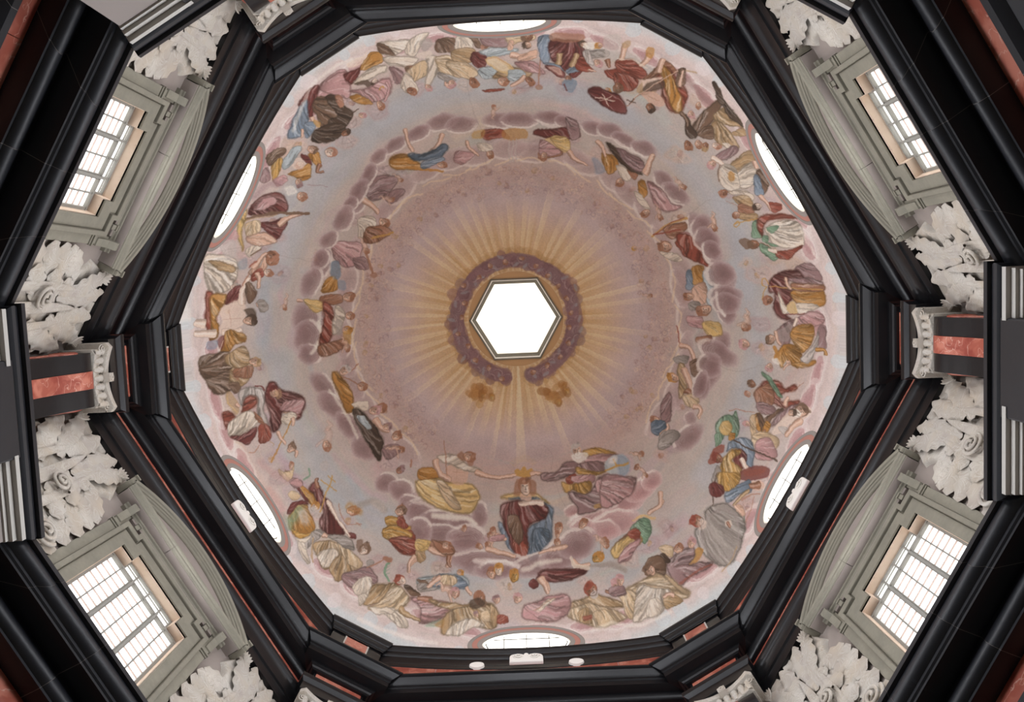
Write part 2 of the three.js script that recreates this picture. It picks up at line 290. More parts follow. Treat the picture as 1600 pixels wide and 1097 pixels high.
  // the crowd further back, barely more than colour
  for (let i = 0; i < 150; i++) { const inner = i % 3 === 0, r = inner ? rnd(540, 640) : rnd(740, 935), d = rnd(0, 360), [x, y] = pol(r, d), w = rnd(18, 44), p = []; if (inner && d > 45 && d < 130) continue; for (let k = 0; k < 7; k++) { const a = k / 7 * 6.283, q = w * rnd(0.6, 1.2); p.push(x + q * Math.cos(a), y + q * 0.7 * Math.sin(a)); } const c = ['#b58c90', '#a98488', '#c4a596', '#b99a84', '#a58f98', '#c09a94', '#9d8088'][i % 7]; B(c, 0.42, 6, p); for (let k = 0; k < 5; k++) L(k % 2 ? shade(c, -0.35) : shade(c, 0.4), rnd(1.5, 4), [x + rnd(-w, w) * 0.7, y + rnd(-w, w) * 0.5, x + rnd(-w, w) * 0.5, y + rnd(-w, w) * 0.4, x + rnd(-w, w) * 0.7, y + rnd(-w, w) * 0.5], 0.3); if (i % 2) H(x + rnd(-10, 10), y + rnd(-10, 10), rnd(9, 12), d + 180 + rnd(-60, 60), ['tc', 'mv', 'tn'][i % 3], 'fl', { a: 0.42 }); }
  // billows at the rim
  for (let i = 0; i < 46; i++) { const d = i * 360 / 46 + rnd(-2, 2), r = 962 + rnd(-14, 12), [x, y] = pol(r, d); fx.save(); fx.translate(x, y); fx.rotate((d + 90 + rnd(-10, 10)) * D2R); fx.scale(rnd(58, 84), rnd(20, 30)); soft(3); fx.beginPath(); fx.arc(0, 0, 1.1, 0, 7); fx.fillStyle = rgba('#d4c5c2', 0.5); fx.fill(); fx.beginPath(); fx.arc(0.05, 0.1, 0.78, 0, 7); fx.fillStyle = rgba('#a8747a', 0.52); fx.fill(); fx.beginPath(); fx.arc(0, 0, 0.55, 0, 7); fx.fillStyle = rgba('#9c6a70', 0.34); fx.fill(); soft(1.5); for (let k = 0; k < 4; k++) { fx.beginPath(); fx.arc(rnd(-0.1, 0.1), 0.1, 0.9 - k * 0.12, 3.3 + rnd(0, 0.5), 5.6 + rnd(0, 0.6)); fx.lineWidth = 0.09; fx.strokeStyle = rgba('#e6d9d6', 0.5); fx.stroke(); } fx.restore(); }
  for (let i = 0; i < 60; i++) { const d = i * 6 + rnd(-2, 2), [x, y] = pol(1018, d); fx.save(); soft(6); fx.beginPath(); fx.arc(x, y, rnd(16, 26), 0, 7); fx.fillStyle = rgba(i % 3 ? '#b9c4cc' : '#d6c6c8', 0.6); fx.fill(); fx.restore(); }
  // inner cloud bank with a cream edge
  for (let i = 0; i < 40; i++) { const d = i * 9 + rnd(-2, 2); if (d > 42 && d < 132) continue; const [x, y] = pol(540 + rnd(-10, 10), d); K(x, y, rnd(52, 70), rnd(26, 34), d + 90, 0.55, '#a88a8c'); const e = []; for (let k = 0; k < 4; k++) e.push(...pol(508 + 12 * Math.sin(k * 1.05 + i) + rnd(-3, 3), d - 5 + k * 3.3)); Z('#dcc2a0', 0.55, 5, e); }
  // wreath of cherubs round the lantern
  for (let i = 0; i < 60; i++) { const d = 104 + i * 332 / 59, [x, y] = pol(190 + rnd(-6, 8), d); fx.beginPath(); fx.arc(x, y, rnd(26, 36), 0, 7); fx.fillStyle = rgba('#9c6a38', 0.16); fx.fill(); }
  for (let k = 0; k < 4; k++) { const p = []; for (let i = 0; i <= 36; i++) p.push(...pol(182 + rnd(-5, 5), 103 + i * 334 / 36)); L(['#7d5c66', '#866670', '#785660', '#8d6d74'][k], 46 - k * 6, p, 0.6); }
  for (let i = 0; i < 54; i++) { const d = 103 + i * 334 / 53 + rnd(-2, 2), [x, y] = pol(186 + rnd(-16, 22), d), r = rnd(13, 22); fx.beginPath(); fx.ellipse(x, y, r * 1.2, r, d * D2R, 0, 7); fx.fillStyle = rgba(['#84606a', '#8f6a70', '#76545f', '#8a7076', '#80666e'][i % 5], 0.5); fx.fill(); for (let k = 0; k < 3; k++) { fx.beginPath(); fx.arc(x, y, r * rnd(0.5, 1), d * D2R + 2 + rnd(-1, 1), d * D2R + 4 + rnd(-0.5, 1)); fx.lineWidth = 2; fx.strokeStyle = rgba(k ? '#b09a9c' : '#64464c', 0.5); fx.stroke(); } if (i % 2) { fx.beginPath(); fx.ellipse(x + rnd(-8, 8), y + rnd(-8, 8), 13, 5, rnd(0, 3), 0, 7); fx.fillStyle = rgba('#92959c', 0.6); fx.fill(); } }
  for (let i = 0; i < 22; i++) { const d = 106 + i * 328 / 21, [x, y] = pol(182 + rnd(-14, 14), d); H(x, y, rnd(8, 10), d + rnd(90, 270), 'tc', 'fl', { a: 0.85 }); }
  for (const d of [64, 115]) for (let i = 0; i < 16; i++) { const [x, y] = pol(266 + rnd(-30, 26), d + rnd(-9, 9)); fx.beginPath(); fx.ellipse(x, y, rnd(12, 24), rnd(9, 15), rnd(0, 3), 0, 7); fx.fillStyle = rgba(['#9c6430', '#a8703a', '#8f5a2c', '#b8864e'][i % 4], 0.5); fx.fill(); if (i % 6 === 0) H(x, y, 9, 270, 'or', 'yl', { a: 0.7 }); }
}
K(1005,382,52.5,26.3,5);
K(1174,387,48.1,22.8,0);
K(1066,383,56.9,27.1,5);
K(824,376,48.1,25.4,-15);
K(884,389,48.1,26.3,-5);
K(753,408,39.4,21.9,-25);
K(677,442,39.4,21.9,-30);
K(628,474,30.6,19.7,-45);
K(584,547,48.1,24.1,-60);
K(555,608,39.4,21.9,-70);
D('or',[662,482,706,473,743,499,768,524,690,522,656,505],10,9);
F(15.8,10.5,[715,390,717,428,732,466]);
F(17.5,11.4,[826,418,811,449,779,484]);
D('db2',[719,474,779,474,829,446,841,465,804,495,744,495],-15,9);
D('bl',[756,505,805,486,830,497,794,517,763,524],-10,9);
H(818,517,14.0,10,'tc','fl');
L('or',6.1,[733,521,802,536,819,542]);
D('pk',[862,476,909,484,921,494,881,519,855,508],0,6);
D('rd',[947,416,1012,411,1015,439,955,440],0,9);
B('or',0.8,2,[1016,415,1081,418,1080,446,1015,444]);
B('gd',0.7,3,[921,415,956,414,946,435,920,433]);
H(969,492,14.9,75,'tc','fl');
F(11.4,7.9,[903,442,905,470,934,495]);
D('w',[932,453,971,460,978,479,935,481],0,5);
L('lg',3.5,[1030,446,1026,486,1028,523],0.8);
L('lg',3.5,[1041,447,1037,486,1038,523],0.8);
L('lg',3.5,[1052,447,1048,487,1049,524],0.8);
D('rd',[1120,425,1233,419,1236,447,1184,450,1123,439],5,9);
B('yl',0.85,2,[1131,458,1188,441,1218,465,1208,492,1156,482]);
H(1133,504,15.8,120,'tc','fd');
D('tc',[1126,467,1178,478,1190,501,1141,514],0,5);
F(13.1,7.9,[1208,488,1228,511,1245,530]);
D('mv',[576,551,646,536,679,557,633,607,589,607],-30,9);
D('mv',[633,598,677,585,699,596,658,628],-20,5);
F(18.4,13.1,[568,605,593,626,612,655]);
D('w',[551,666,590,662,606,691,565,727,547,725],20,9);
H(630,689,19.3,60,'tc','fl');
D('tc',[575,701,619,697,652,723,598,749,564,741],20,6);
L('gd',6.1,[590,735,630,730,654,724]);
T(571,773,11.4,60,5,0.6);
T(688,558,7.9,40,5,0.5);
T(658,615,9.6,10,5,0.5);
K(1157,379,48.1,24.1,8);
K(1204,395,30.6,19.7,20);
K(1294,416,39.4,21.9,15);
K(1345,428,43.8,24.1,20);
K(1387,458,39.4,21.0,25);
K(1447,484,41.6,24.1,20);
K(1504,588,39.4,26.3,45);
K(1538,627,48.1,26.3,35);
K(1608,738,52.5,30.6,60);
K(1633,782,39.4,30.6,60);
Z('wh',0.5,7.0,[1361,458,1399,485,1454,516]);
Z('wh',0.45,6.1,[1486,602,1520,642,1550,650]);
D('dr',[1120,420,1220,414,1249,433,1236,447,1119,439],5,9);
D('mv',[1209,381,1243,396,1249,442,1223,451],60,9);
D('yl',[1162,445,1206,441,1222,470,1212,492,1178,473],20,9);
D('pk',[1127,453,1157,463,1186,492,1150,509,1125,499],0,9);
H(1137,509,13.1,100,'tc','fl');
F(14.9,8.8,[1212,492,1232,516,1266,537]);
D('or',[1320,499,1359,517,1362,549,1335,567,1319,535],70,9);
D('db',[1330,467,1360,485,1414,535,1437,571,1392,549,1359,517],40,6);
D('mv',[1360,485,1420,508,1445,530,1435,562,1393,535],35,9);
F(13.1,9.6,[1305,457,1321,485,1328,508]);
F(21.9,13.1,[1448,566,1462,534,1477,502]);
H(1366,595,14.9,110,'tc','fl');
D('w',[1358,540,1392,553,1417,571,1382,590],40,5);
D('tc',[1392,553,1426,571,1412,585],30,4);
B('bl',0.6,4,[1289,517,1310,535,1322,558,1295,567]);
D('or',[1425,594,1447,589,1450,635,1428,644],80,6);
D('pk',[1456,593,1494,615,1528,660,1558,668,1513,687,1475,670],40,9);
H(1441,694,14.9,150,'tc','fl');
D('w',[1411,626,1441,644,1457,680,1431,671],50,5);
T(1565,604,10.5,40,5,0.5);
L('gd',7.0,[1462,770,1507,733,1570,708],0.8);
L('rd',2.6,[1467,765,1525,723,1561,708]);
D('tc',[1498,742,1561,722,1569,740,1523,777],-20,9);
H(1505,800,20.1,190,'tc','fl');
D('rd',[1536,786,1577,766,1610,810,1619,826,1566,828],40,9);
D('pk',[1550,758,1581,753,1598,784,1575,802],40,9);
T(1661,731,9.6,70,5,0.55);
T(1491,706,10.5,60,5,0.5);
K(1623,769,43.4,29.7,60);
K(1647,813,37.2,31.0,70);
K(1682,894,46.5,37.2,80);
K(1686,957,58.9,34.1,85);
K(1691,1007,31.0,27.3,80);
K(1670,1100,37.2,27.3,110);
K(1624,1194,62.0,35.9,115);
K(1598,1238,43.4,29.7,110);
K(1557,1391,55.8,31.0,140);
Z('wh',0.55,8.7,[1659,920,1661,977,1685,1013]);
Z('wh',0.5,7.4,[1592,758,1609,808,1640,839]);
D('rd',[1542,760,1604,770,1615,833,1645,864,1590,841,1553,804],60,9);
H(1500,802,21.1,170,'tc','fl');
D('w',[1484,819,1540,823,1558,842,1515,843],10,5);
L('rd',5.0,[1468,762,1505,755,1549,747]);
D('or',[1583,866,1620,862,1619,909,1581,917],80,7);
D('bl',[1566,880,1582,873,1581,929,1565,930],85,4);
D('lb',[1619,884,1648,876,1648,971,1629,978],80,9);
D('fl',[1581,929,1625,915,1623,972,1586,973],60,5);
H(1570,958,16.1,190,'tc','fl');
D('gr',[1567,980,1604,973,1597,998,1572,999],20,4);
H(1616,1000,23.6,170,'tc','fl');
D('pk',[1566,1018,1609,1022,1608,1053,1571,1048],0,5);
D('yl',[1609,1035,1665,1039,1671,1076,1627,1077],20,7);
D('tc',[1595,1085,1639,1077,1632,1102,1595,1103],20,4);
L('rd',3.1,[1530,1050,1538,1111]);
F(16.1,11.2,[1538,1111,1569,1123,1581,1153]);
D('gr',[1518,1149,1562,1141,1555,1166,1524,1167],10,4);
D('br',[1568,1160,1619,1145,1605,1177,1580,1208],-10,5);
D('tn',[1530,1179,1549,1172,1554,1239,1534,1271],80,9);
F(21.1,14.9,[1549,1185,1566,1233,1566,1269]);
H(1513,1213,17.4,185,'or','fl');
D('cr',[1544,1264,1584,1275,1584,1299,1552,1294],30,5);
F(13.6,7.4,[1584,1293,1603,1307,1596,1332]);
D('mv',[1477,1284,1503,1259,1501,1344,1475,1345],90,5);
H(1453,1346,17.4,200,'tc','fl');
D('db2',[1440,1352,1475,1345,1494,1363,1468,1388,1443,1382],0,5);
F(11.2,7.4,[1468,1388,1494,1375,1494,1357]);
D('gr',[1468,1388,1513,1374,1531,1392,1486,1427,1464,1428],-20,6);
H(1746,1100,14.9,120,'pk','fl');
T(1753,1047,12.4,90,5,0.4);
H(1404,808,8.7,150,'gd','fl');
T(1448,958,7.4,0,5,0.4);
K(434,783,37.2,24.8,-50);
K(427,801,31.0,43.4,10);
K(393,854,49.6,32.2,-60);
K(370,972,43.4,58.9,0);
K(370,1023,42.2,49.6,10);
K(373,1079,37.2,31.0,30);
K(410,1183,55.8,27.3,50);
K(444,1254,68.2,31.0,45);
K(484,1314,52.7,31.0,50);
K(531,1387,46.5,34.7,50);
Z('wh',0.55,11.2,[409,984,410,1034,379,1074]);
Z('wh',0.55,8.7,[428,1197,474,1270,507,1354]);
D('pk',[468,736,554,747,538,809,506,818,471,788],30,9);
L('tc',7.4,[568,774,585,846],0.85);
B('tc',0.85,2,[576,852,591,847,597,857,587,862]);
D('mv',[526,795,564,793,574,832,537,828],0,4);
B('db2',0.85,2,[458,799,480,799,483,841,461,851]);
D('or',[443,848,468,845,471,884,425,891],120,6);
B('bl',0.8,2,[476,856,494,861,496,890,478,885]);
H(507,913,18.6,20,'tc','fl');
D('tc',[421,903,483,904,481,929,425,935],10,6);
D('yl',[368,905,420,915,428,942,399,951],30,8);
F(12.4,8.7,[346,906,364,908]);
D('rd',[426,923,449,944,458,1002,437,1050,410,1072,407,1027,425,986],80,10);
D('w',[462,940,486,955,484,993,450,1026],70,9);
H(506,973,17.4,30,'tc','fl');
B('gr',0.8,2,[462,984,480,992,476,1023,460,1024]);
H(494,1019,16.1,20,'or','fl');
D('tc',[399,1058,443,1051,474,1042,498,1057,447,1088,409,1090],20,9);
B('gd',0.8,2,[482,1024,503,1029,501,1064,483,1055]);
T(491,1075,9.9,60,5,0.6);
L('fd',3.7,[487,1155,523,1128]);
D('or',[437,1149,462,1152,496,1205,502,1268,480,1271,458,1213],70,9);
H(481,1142,18.6,330,'lg','fl');
H(531,1197,17.4,20,'tc','fl');
L('tc',3.1,[474,1160,528,1197]);
D('w',[500,1249,544,1248,543,1272,506,1262],10,4);
H(587,1271,19.8,10,'tc','fl');
H(568,1275,19.8,10,'pk','fl');
D('db',[499,1273,524,1270,565,1323,588,1374,573,1428,544,1382,515,1324],60,8);
D('lb',[511,1287,536,1290,553,1328,534,1326],60,5);
F(21.1,13.6,[566,1305,584,1331,608,1346]);
H(606,1331,14.9,0,'mv','fl');
H(633,1361,17.4,350,'tc','fl');
T(643,1404,12.4,10,5,0.6);
T(308,920,9.9,90,5,0.45);
T(410,780,7.4,90,5,0.3);
K(594,1501,34.1,31.0,0);
K(640,1529,40.3,31.0,20);
K(666,1574,37.2,27.9,20);
K(703,1601,55.8,40.3,15);
K(755,1635,62.0,37.2,10);
K(831,1633,46.5,27.9,10);
K(886,1618,24.8,37.2,0);
K(760,1671,68.2,31.0,5);
K(842,1679,43.4,18.6,0);
K(691,1654,40.3,37.2,20);
Z('wh',0.7,13.6,[737,1613,781,1621,844,1628,872,1647]);
Z('wh',0.5,9.3,[676,1569,710,1575,744,1598]);
Z('wh',0.35,4.3,[827,1675,858,1676,890,1666]);
D('#d8b274',[685,1509,723,1494,767,1500,792,1514,867,1528,890,1559,884,1577,854,1611,782,1604,732,1579,699,1553],35,20);
D('or',[699,1468,743,1469,761,1497,698,1498],20,6);
D('cr',[754,1509,779,1513,803,1554,826,1597,801,1596,771,1564],60,8);
B('fl',0.95,2,[794,1466,850,1476,845,1518,813,1525,792,1502]);
L('fd',1.5,[806,1485,843,1490],0.5);
L('fd',1.5,[819,1474,817,1513],0.4);
D('w',[757,1436,789,1430,826,1438,851,1464,897,1485,881,1490,837,1481,794,1460,769,1449],20,8);
F(21.7,15.5,[751,1445,756,1469,767,1491,798,1509]);
F(17.4,10.5,[878,1490,918,1505,956,1510,1004,1505]);
H(859,1442,19.8,20,'tc','fl');
B('tc',0.9,3,[823,1435,836,1427,845,1451,829,1447]);
B('tc',0.8,2,[854,1454,870,1457,869,1468,858,1466]);
L('fd',2.8,[781,1390,785,1447,789,1496]);
H(638,1466,15.5,0,'mv','fd');
L('fd',5.6,[671,1460,675,1442]);
D('mv',[589,1391,634,1386,642,1409,600,1429],20,6);
T(636,1399,9.3,0,5,0.7);
Z('wh',0.3,3.1,[644,1494,666,1508]);
H(634,1583,14.3,330,'tc','fl');
D('gd',[582,1606,620,1606,629,1625,594,1634],10,9);
D('rd',[620,1609,639,1602,654,1639,637,1650,619,1630],60,9);
D('gd',[578,1639,654,1636,663,1652,633,1680,586,1673],20,12);
D('rd',[628,1655,663,1652,680,1683,651,1692,633,1677],40,9);
H(925,1669,14.3,0,'tc','fl');
D('pk',[899,1681,953,1684,962,1699,905,1699],0,6);
H(835,1656,11.2,0,'tc','fl');
B('gd',0.95,1.5,[1004,1493,1011,1487,1017,1495,1030,1483,1039,1496,1052,1489,1053,1510,1019,1510,1007,1502]);
K(1183,1618,26.2,19.7,0,0.9,'pk');
K(1284,1626,108.3,29.5,-15,0.9,'pk');
K(1352,1588,75.5,36.1,-25,0.9,'pk');
K(1317,1655,78.7,36.1,-10,0.9,'pk');
K(1403,1556,52.5,29.5,-30,0.9,'pk');
K(1282,1677,49.2,29.5,0,0.9,'pk');
K(1215,1669,36.1,26.2,0,0.9,'pk');
K(1437,1527,32.8,26.2,-30,0.9,'pk');
K(1201,1706,39.4,29.5,10,0.9,'pk');
Z('wh',0.6,13.1,[1179,1640,1250,1619,1321,1604]);
Z('wh',0.35,5.2,[1243,1654,1270,1639,1317,1620]);
L('yl',1.6,[1005,1479,988,1468],0.5);
L('yl',1.6,[1008,1475,993,1462],0.5);
L('yl',1.6,[1012,1472,999,1457],0.5);
L('yl',1.6,[1015,1469,1005,1453],0.5);
L('yl',1.6,[1020,1467,1012,1450],0.5);
L('yl',1.6,[1024,1466,1020,1447],0.5);
L('yl',1.6,[1029,1465,1027,1446],0.5);
L('yl',1.6,[1033,1465,1035,1446],0.5);
L('yl',1.6,[1038,1466,1043,1448],0.5);
L('yl',1.6,[1043,1468,1050,1450],0.5);
L('yl',1.6,[1047,1470,1057,1454],0.5);
L('yl',1.6,[1051,1472,1064,1458],0.5);
L('yl',1.6,[1054,1476,1069,1463],0.5);
L('yl',1.6,[1057,1479,1074,1469],0.5);
D('yl',[956,1573,1000,1559,1061,1561,1110,1591,1077,1584,1016,1575],10,5);
D('bl',[983,1574,1027,1573,1077,1578,1116,1604,1122,1626,1114,1673,1107,1707,1089,1740,1065,1760,1031,1760,1026,1685,1047,1658,1075,1647,1069,1609,1026,1582],85,14);
D('bl',[947,1645,967,1661,982,1706,1001,1747,981,1727,956,1686],70,6);
D('dr',[956,1592,993,1581,1026,1585,1083,1590,1106,1610,1092,1638,1048,1652,1035,1670,1036,1720,1041,1760,1004,1759,988,1724,967,1667,953,1623],82,18);
D('br',[974,1630,1005,1628,1021,1657,1021,1698,1002,1713,980,1674],82,7);
D('rd',[989,1700,1012,1713,1026,1698,1037,1729,1039,1760,1007,1759],86,8);
D('db2',[1057,1671,1104,1672,1100,1710,1079,1737,1058,1752,1038,1757,1043,1702],80,10);
F(19.7,13.1,[1090,1591,1056,1589,1016,1594],'fp');
L('fd',1.3,[1013,1591,1046,1591],0.6);
B('fl',1,2,[1017,1563,1047,1564,1050,1580,1023,1579]);
H(1031,1541,26.2,270,'tc','fp');
B('tc',0.9,3,[1003,1528,1018,1522,1014,1563,1000,1562]);
B('tc',0.9,3,[1048,1526,1065,1533,1065,1565,1047,1561]);
B('gd',1,1.5,[1002,1494,1013,1487,1021,1497,1033,1481,1043,1497,1055,1488,1061,1498,1055,1512,1015,1511]);
D('gd',[1222,1438,1265,1429,1309,1439,1322,1448,1255,1458,1228,1454],10,8);
D('pk',[1221,1467,1255,1451,1332,1448,1301,1471,1244,1477],5,9);
F(14.4,11.2,[1052,1507,1069,1503,1092,1509]);
D('mv',[1086,1505,1133,1500,1160,1475,1194,1470,1207,1486,1186,1508,1139,1526,1092,1526],-15,14);
D('rd',[1166,1523,1193,1505,1203,1517,1179,1539],20,6);
D('mv',[1207,1479,1274,1471,1294,1499,1213,1499],20,8);
D('gd',[1200,1489,1247,1502,1294,1503,1253,1512,1206,1505],10,8);
D('pk',[1186,1514,1253,1512,1246,1534,1192,1536],10,6);
D('gd',[1152,1532,1199,1540,1239,1531,1242,1550,1228,1572,1185,1555,1164,1561],60,10);
D('mv',[1171,1561,1225,1568,1252,1543,1273,1518,1320,1515,1384,1521,1380,1553,1352,1579,1284,1610,1203,1631,1197,1606],15,24);
D('pk',[1259,1528,1307,1518,1353,1525,1363,1550,1319,1573,1265,1563],30,12);
L('dm',3.3,[1258,1594,1305,1585,1349,1573],0.6);
B('gd',0.8,2,[1254,1600,1284,1601,1281,1610,1254,1610]);
B('cl',0.8,3,[1338,1452,1375,1461,1378,1490,1350,1515,1327,1512]);
B('lb',1,2,[1294,1471,1318,1452,1349,1452,1365,1474,1361,1502,1337,1518,1307,1512,1290,1493]);
B('bl',0.6,5,[1332,1455,1362,1467,1361,1502,1337,1515]);
L('gd',5.9,[1292,1501,1328,1487,1363,1474]);
L('gd',5.2,[1316,1463,1328,1487]);
B('wh',0.6,5,[1308,1461,1325,1458,1321,1474,1304,1477]);
H(1200,1435,20.3,255,'lg','fl',{beard:'wh'});
B('wh',0.95,3,[1188,1450,1232,1445,1231,1461,1207,1473,1192,1465]);
H(1407,1445,9.8,330,'tc','fl');
T(1406,1451,9.2,0,5,0.7);
H(1391,1489,11.2,330,'tc','fd');
T(1418,1511,8.5,40,5,0.6);
K(829,1727,82.5,38.5,0);
K(913,1763,121.0,38.5,5);
K(1071,1774,88.0,33.0,-8);
K(1150,1745,77.0,44.0,-20);
K(842,1686,60.5,38.5,0);
K(934,1784,66.0,27.5,0);
K(1196,1715,60.5,44.0,-20);
Z('wh',0.6,14.3,[868,1755,941,1761,1003,1777]);
Z('wh',0.55,13.2,[1019,1788,1071,1774,1139,1766]);
H(927,1672,15.4,270,'tc','fl');
H(1138,1669,16.5,270,'tc','fl');
H(1132,1687,12.1,270,'tc','fl');
H(1131,1713,14.3,270,'tc','fl');
H(1215,1658,15.4,300,'tc','fl');
H(911,1709,13.2,200,'tc','fl');
H(880,1713,11.0,200,'tc','fl');
H(834,1657,9.9,270,'tc','fl');
H(1281,1712,14.3,330,'tc','fl');
T(915,1679,9.9,250,5,0.7);
F(16.5,12.1,[903,1720,942,1733,992,1745]);
F(13.2,8.8,[1157,1724,1111,1731,1071,1743]);
F(16.5,11.0,[1178,1767,1200,1783,1234,1779]);
F(13.2,11.0,[938,1680,965,1697]);
D('pk',[915,1684,960,1681,954,1697,920,1698],0,4);
H(920,1794,18.7,270,'tc','fl');
H(943,1785,18.7,270,'or','fp');
H(990,1805,18.7,270,'or','gd');
D('dr',[1070,1800,1115,1791,1172,1790,1223,1791,1211,1809,1160,1818,1098,1821],0,10);
F(22.0,11.0,[1075,1810,1092,1831,1103,1852]);
D('dr',[1041,1824,1058,1817,1069,1836,1052,1843],20,4);
H(1260,1756,18.7,330,'or','gd');
L('w',12.1,[1173,1761,1183,1782,1228,1789],0.8);
F(19.8,9.9,[706,1694,733,1717,761,1724]);
F(18.7,13.2,[789,1731,783,1751,777,1769]);
D('tc',[723,1690,785,1699,801,1731,766,1740,733,1717],30,7);
H(773,1705,14.3,20,'tc','fl');
D('yl',[684,1682,723,1690,705,1720,677,1713],60,6);
F(15.4,7.7,[682,1740,653,1759,649,1777]);
D('rd',[594,1674,650,1685,676,1729,632,1720],20,8);
D('tn',[677,1713,708,1721,692,1751,679,1740],70,4);
D('lb',[685,1798,753,1792,832,1801,837,1827,740,1832,689,1825],0,12);
D('cr',[747,1797,798,1799,809,1820,758,1823],80,7);
F(15.4,11.0,[701,1826,730,1801,753,1797]);
D('gn',[1390,1654,1424,1643,1434,1680,1411,1713,1389,1702,1367,1675],60,8);
D('tc',[1315,1723,1366,1686,1395,1691,1382,1728,1336,1765,1303,1749],-40,12);
D('pk',[1337,1728,1377,1707,1365,1765,1331,1773],-50,6);
Z('yl',0.5,7.7,[1390,1644,1418,1635,1441,1643]);
F(13.2,8.8,[1476,1584,1459,1605,1436,1622]);
Z('gr',0.6,12.1,[1257,1782,1302,1778,1347,1797]);
D('pk',[457,227,490,194,540,174,557,218,547,269,506,256],-30,5);
D('dr',[392,272,422,229,457,220,444,270,427,319,418,288],110,8);
D('bl',[356,351,391,283,417,258,420,310,419,332,389,371,354,373],110,6);
D('bl',[408,338,439,336,437,365,408,382],40,4);
D('br',[445,255,479,260,509,320,505,334,465,362,450,330,436,287],50,14);
D('db',[479,260,503,256,525,289,557,322,527,363,485,365,484,335,509,324],50,8);
D('db',[437,368,483,349,521,355,526,377,493,405,428,395],20,8);
D('fd',[506,260,520,258,532,290,517,299],60,3);
H(531,382,15.4,340,'db','tc');
H(584,333,12.6,10,'pk','fl');
L('db',3.5,[546,328,575,310]);
F(14.0,9.1,[430,316,433,331]);
B('gd',0.9,2,[436,328,456,342,452,356,439,343]);
F(10.5,7.0,[400,351,395,376]);
D('dr',[539,189,588,172,618,137,595,169,564,222,540,212],140,8);
D('or',[588,176,618,133,650,124,658,156,629,176,608,182],-30,9);
B('fp',0.9,3,[548,156,590,138,612,129,596,158,561,169]);
D('w',[564,222,615,182,670,172,665,195,637,204,591,225],150,9);
B('db',0.95,2,[567,227,605,217,618,232,607,242,597,234]);
H(629,225,12.6,120,'db','fp');
D('pk',[552,247,604,246,647,220,677,222,678,260,649,287,614,292,595,271],20,8);
D('or',[551,266,582,266,617,296,600,299,566,286],20,6);
H(643,304,16.8,60,'tc','fl');
F(10.5,7.0,[663,229,672,252,659,288],'pk');
L('gd',4.2,[641,253,649,242,655,247]);
D('w',[655,94,745,88,744,108,693,143,656,129,647,109],25,10);
D('br',[648,97,675,107,703,148,680,138,650,124],40,6);
D('w',[728,130,756,81,805,68,781,110,755,147],-60,8);
D('w',[659,144,727,146,768,156,742,181,678,169],5,10);
D('mv',[680,177,717,199,708,236,691,231],60,5);
H(743,191,16.1,200,'br','tc');
B('gr',0.8,3,[779,98,807,92,816,112,790,130]);
D('cr',[727,203,771,168,795,169,792,208,756,228,735,234],-60,9);
D('w',[707,244,727,203,752,236,761,266,726,271],60,8);
H(740,265,16.8,30,'tc','tc');
D('w',[796,150,827,152,835,179,804,239,782,253,793,196],100,9);
D('cr',[823,155,865,154,897,183,894,229,860,219,827,202],30,10);
H(792,257,13.3,80,'pk','fl');
H(858,250,18.2,40,'pk','fl');
D('gr',[827,206,853,223,876,239,852,242,825,225],30,4);
D('br',[827,97,882,92,893,136,831,136],10,9);
B('w',0.8,3,[769,137,811,135,803,154,768,152]);
Z('wh',0.4,10.5,[369,353,430,223,506,166,562,143]);
D('w',[888,89,933,84,936,135,888,136],80,9);
D('br',[920,79,943,80,962,113,968,125,951,128,935,100],50,6);
H(975,126,10.5,180,'fd','tc');
D('tn',[875,136,940,132,941,171,899,184,873,167],10,10);
D('cr',[859,170,920,185,949,218,923,239,883,222,857,201],20,10);
H(933,248,17.5,60,'tc','tc');
H(864,249,14.0,80,'pk','fl');
D('mv',[964,82,1036,86,1040,129,975,122],10,6);
D('dr',[927,170,939,143,973,149,979,173,971,196,946,198],60,7);
D('lb',[957,144,999,131,1074,143,1052,157,1004,163],10,10);
D('cr',[1035,101,1056,87,1125,94,1127,110,1082,116,1054,130],10,10);
H(1104,101,19.6,160,'br','tc');
H(1102,128,15.4,170,'db','fl');
D('fl',[1048,114,1065,111,1060,142,1043,141],80,4);
F(19.6,14.0,[1052,161,1079,166,1100,160]);
D('lb',[949,210,981,196,1004,205,1003,236,968,238],20,8);
D('tn',[992,239,1014,210,1049,200,1097,210,1117,226,1095,245,1048,231],20,12);
B('yl',1,1.5,[974,169,997,162,1030,180,1056,204,1062,220,1048,227,1018,214,985,189]);
B('w',0.75,5,[982,173,1006,171,1033,195,1042,215,1018,206,992,185]);
L('fd',1.4,[976,169,1007,167,1049,200,1060,220],0.7);
H(1023,247,18.2,30,'tc','fl');
D('lb',[1042,215,1076,209,1096,233,1060,247,1040,242],10,6);
F(15.4,9.8,[1092,237,1067,255,1046,265]);
D('rd',[955,276,990,274,1018,272,1024,276,982,285],-5,4);
H(1105,253,15.4,60,'tc','tc');
D('fl',[1072,170,1128,145,1130,173,1092,187],-20,4);
D('pk',[1064,185,1126,192,1151,228,1097,218],10,6);
L('fd',3.5,[1155,96,1143,181,1130,265]);
B('tc',0.8,2,[1119,273,1128,265,1142,270,1141,283,1124,282]);
D('bl',[1141,107,1179,101,1170,190,1143,181],90,8);
D('dr',[1175,117,1270,122,1271,180,1262,210,1220,224,1187,195,1172,167],88,16);
B('tc',0.85,3,[1183,93,1268,98,1270,122,1182,117]);
F(15.4,19.6,[1203,161,1198,184,1196,203],'tn');
F(15.4,19.6,[1254,164,1246,186,1238,209],'tn');
D('bl',[1150,193,1187,199,1213,223,1183,210],20,4);
D('dr',[1156,201,1183,206,1213,227,1209,246,1172,225],30,7);
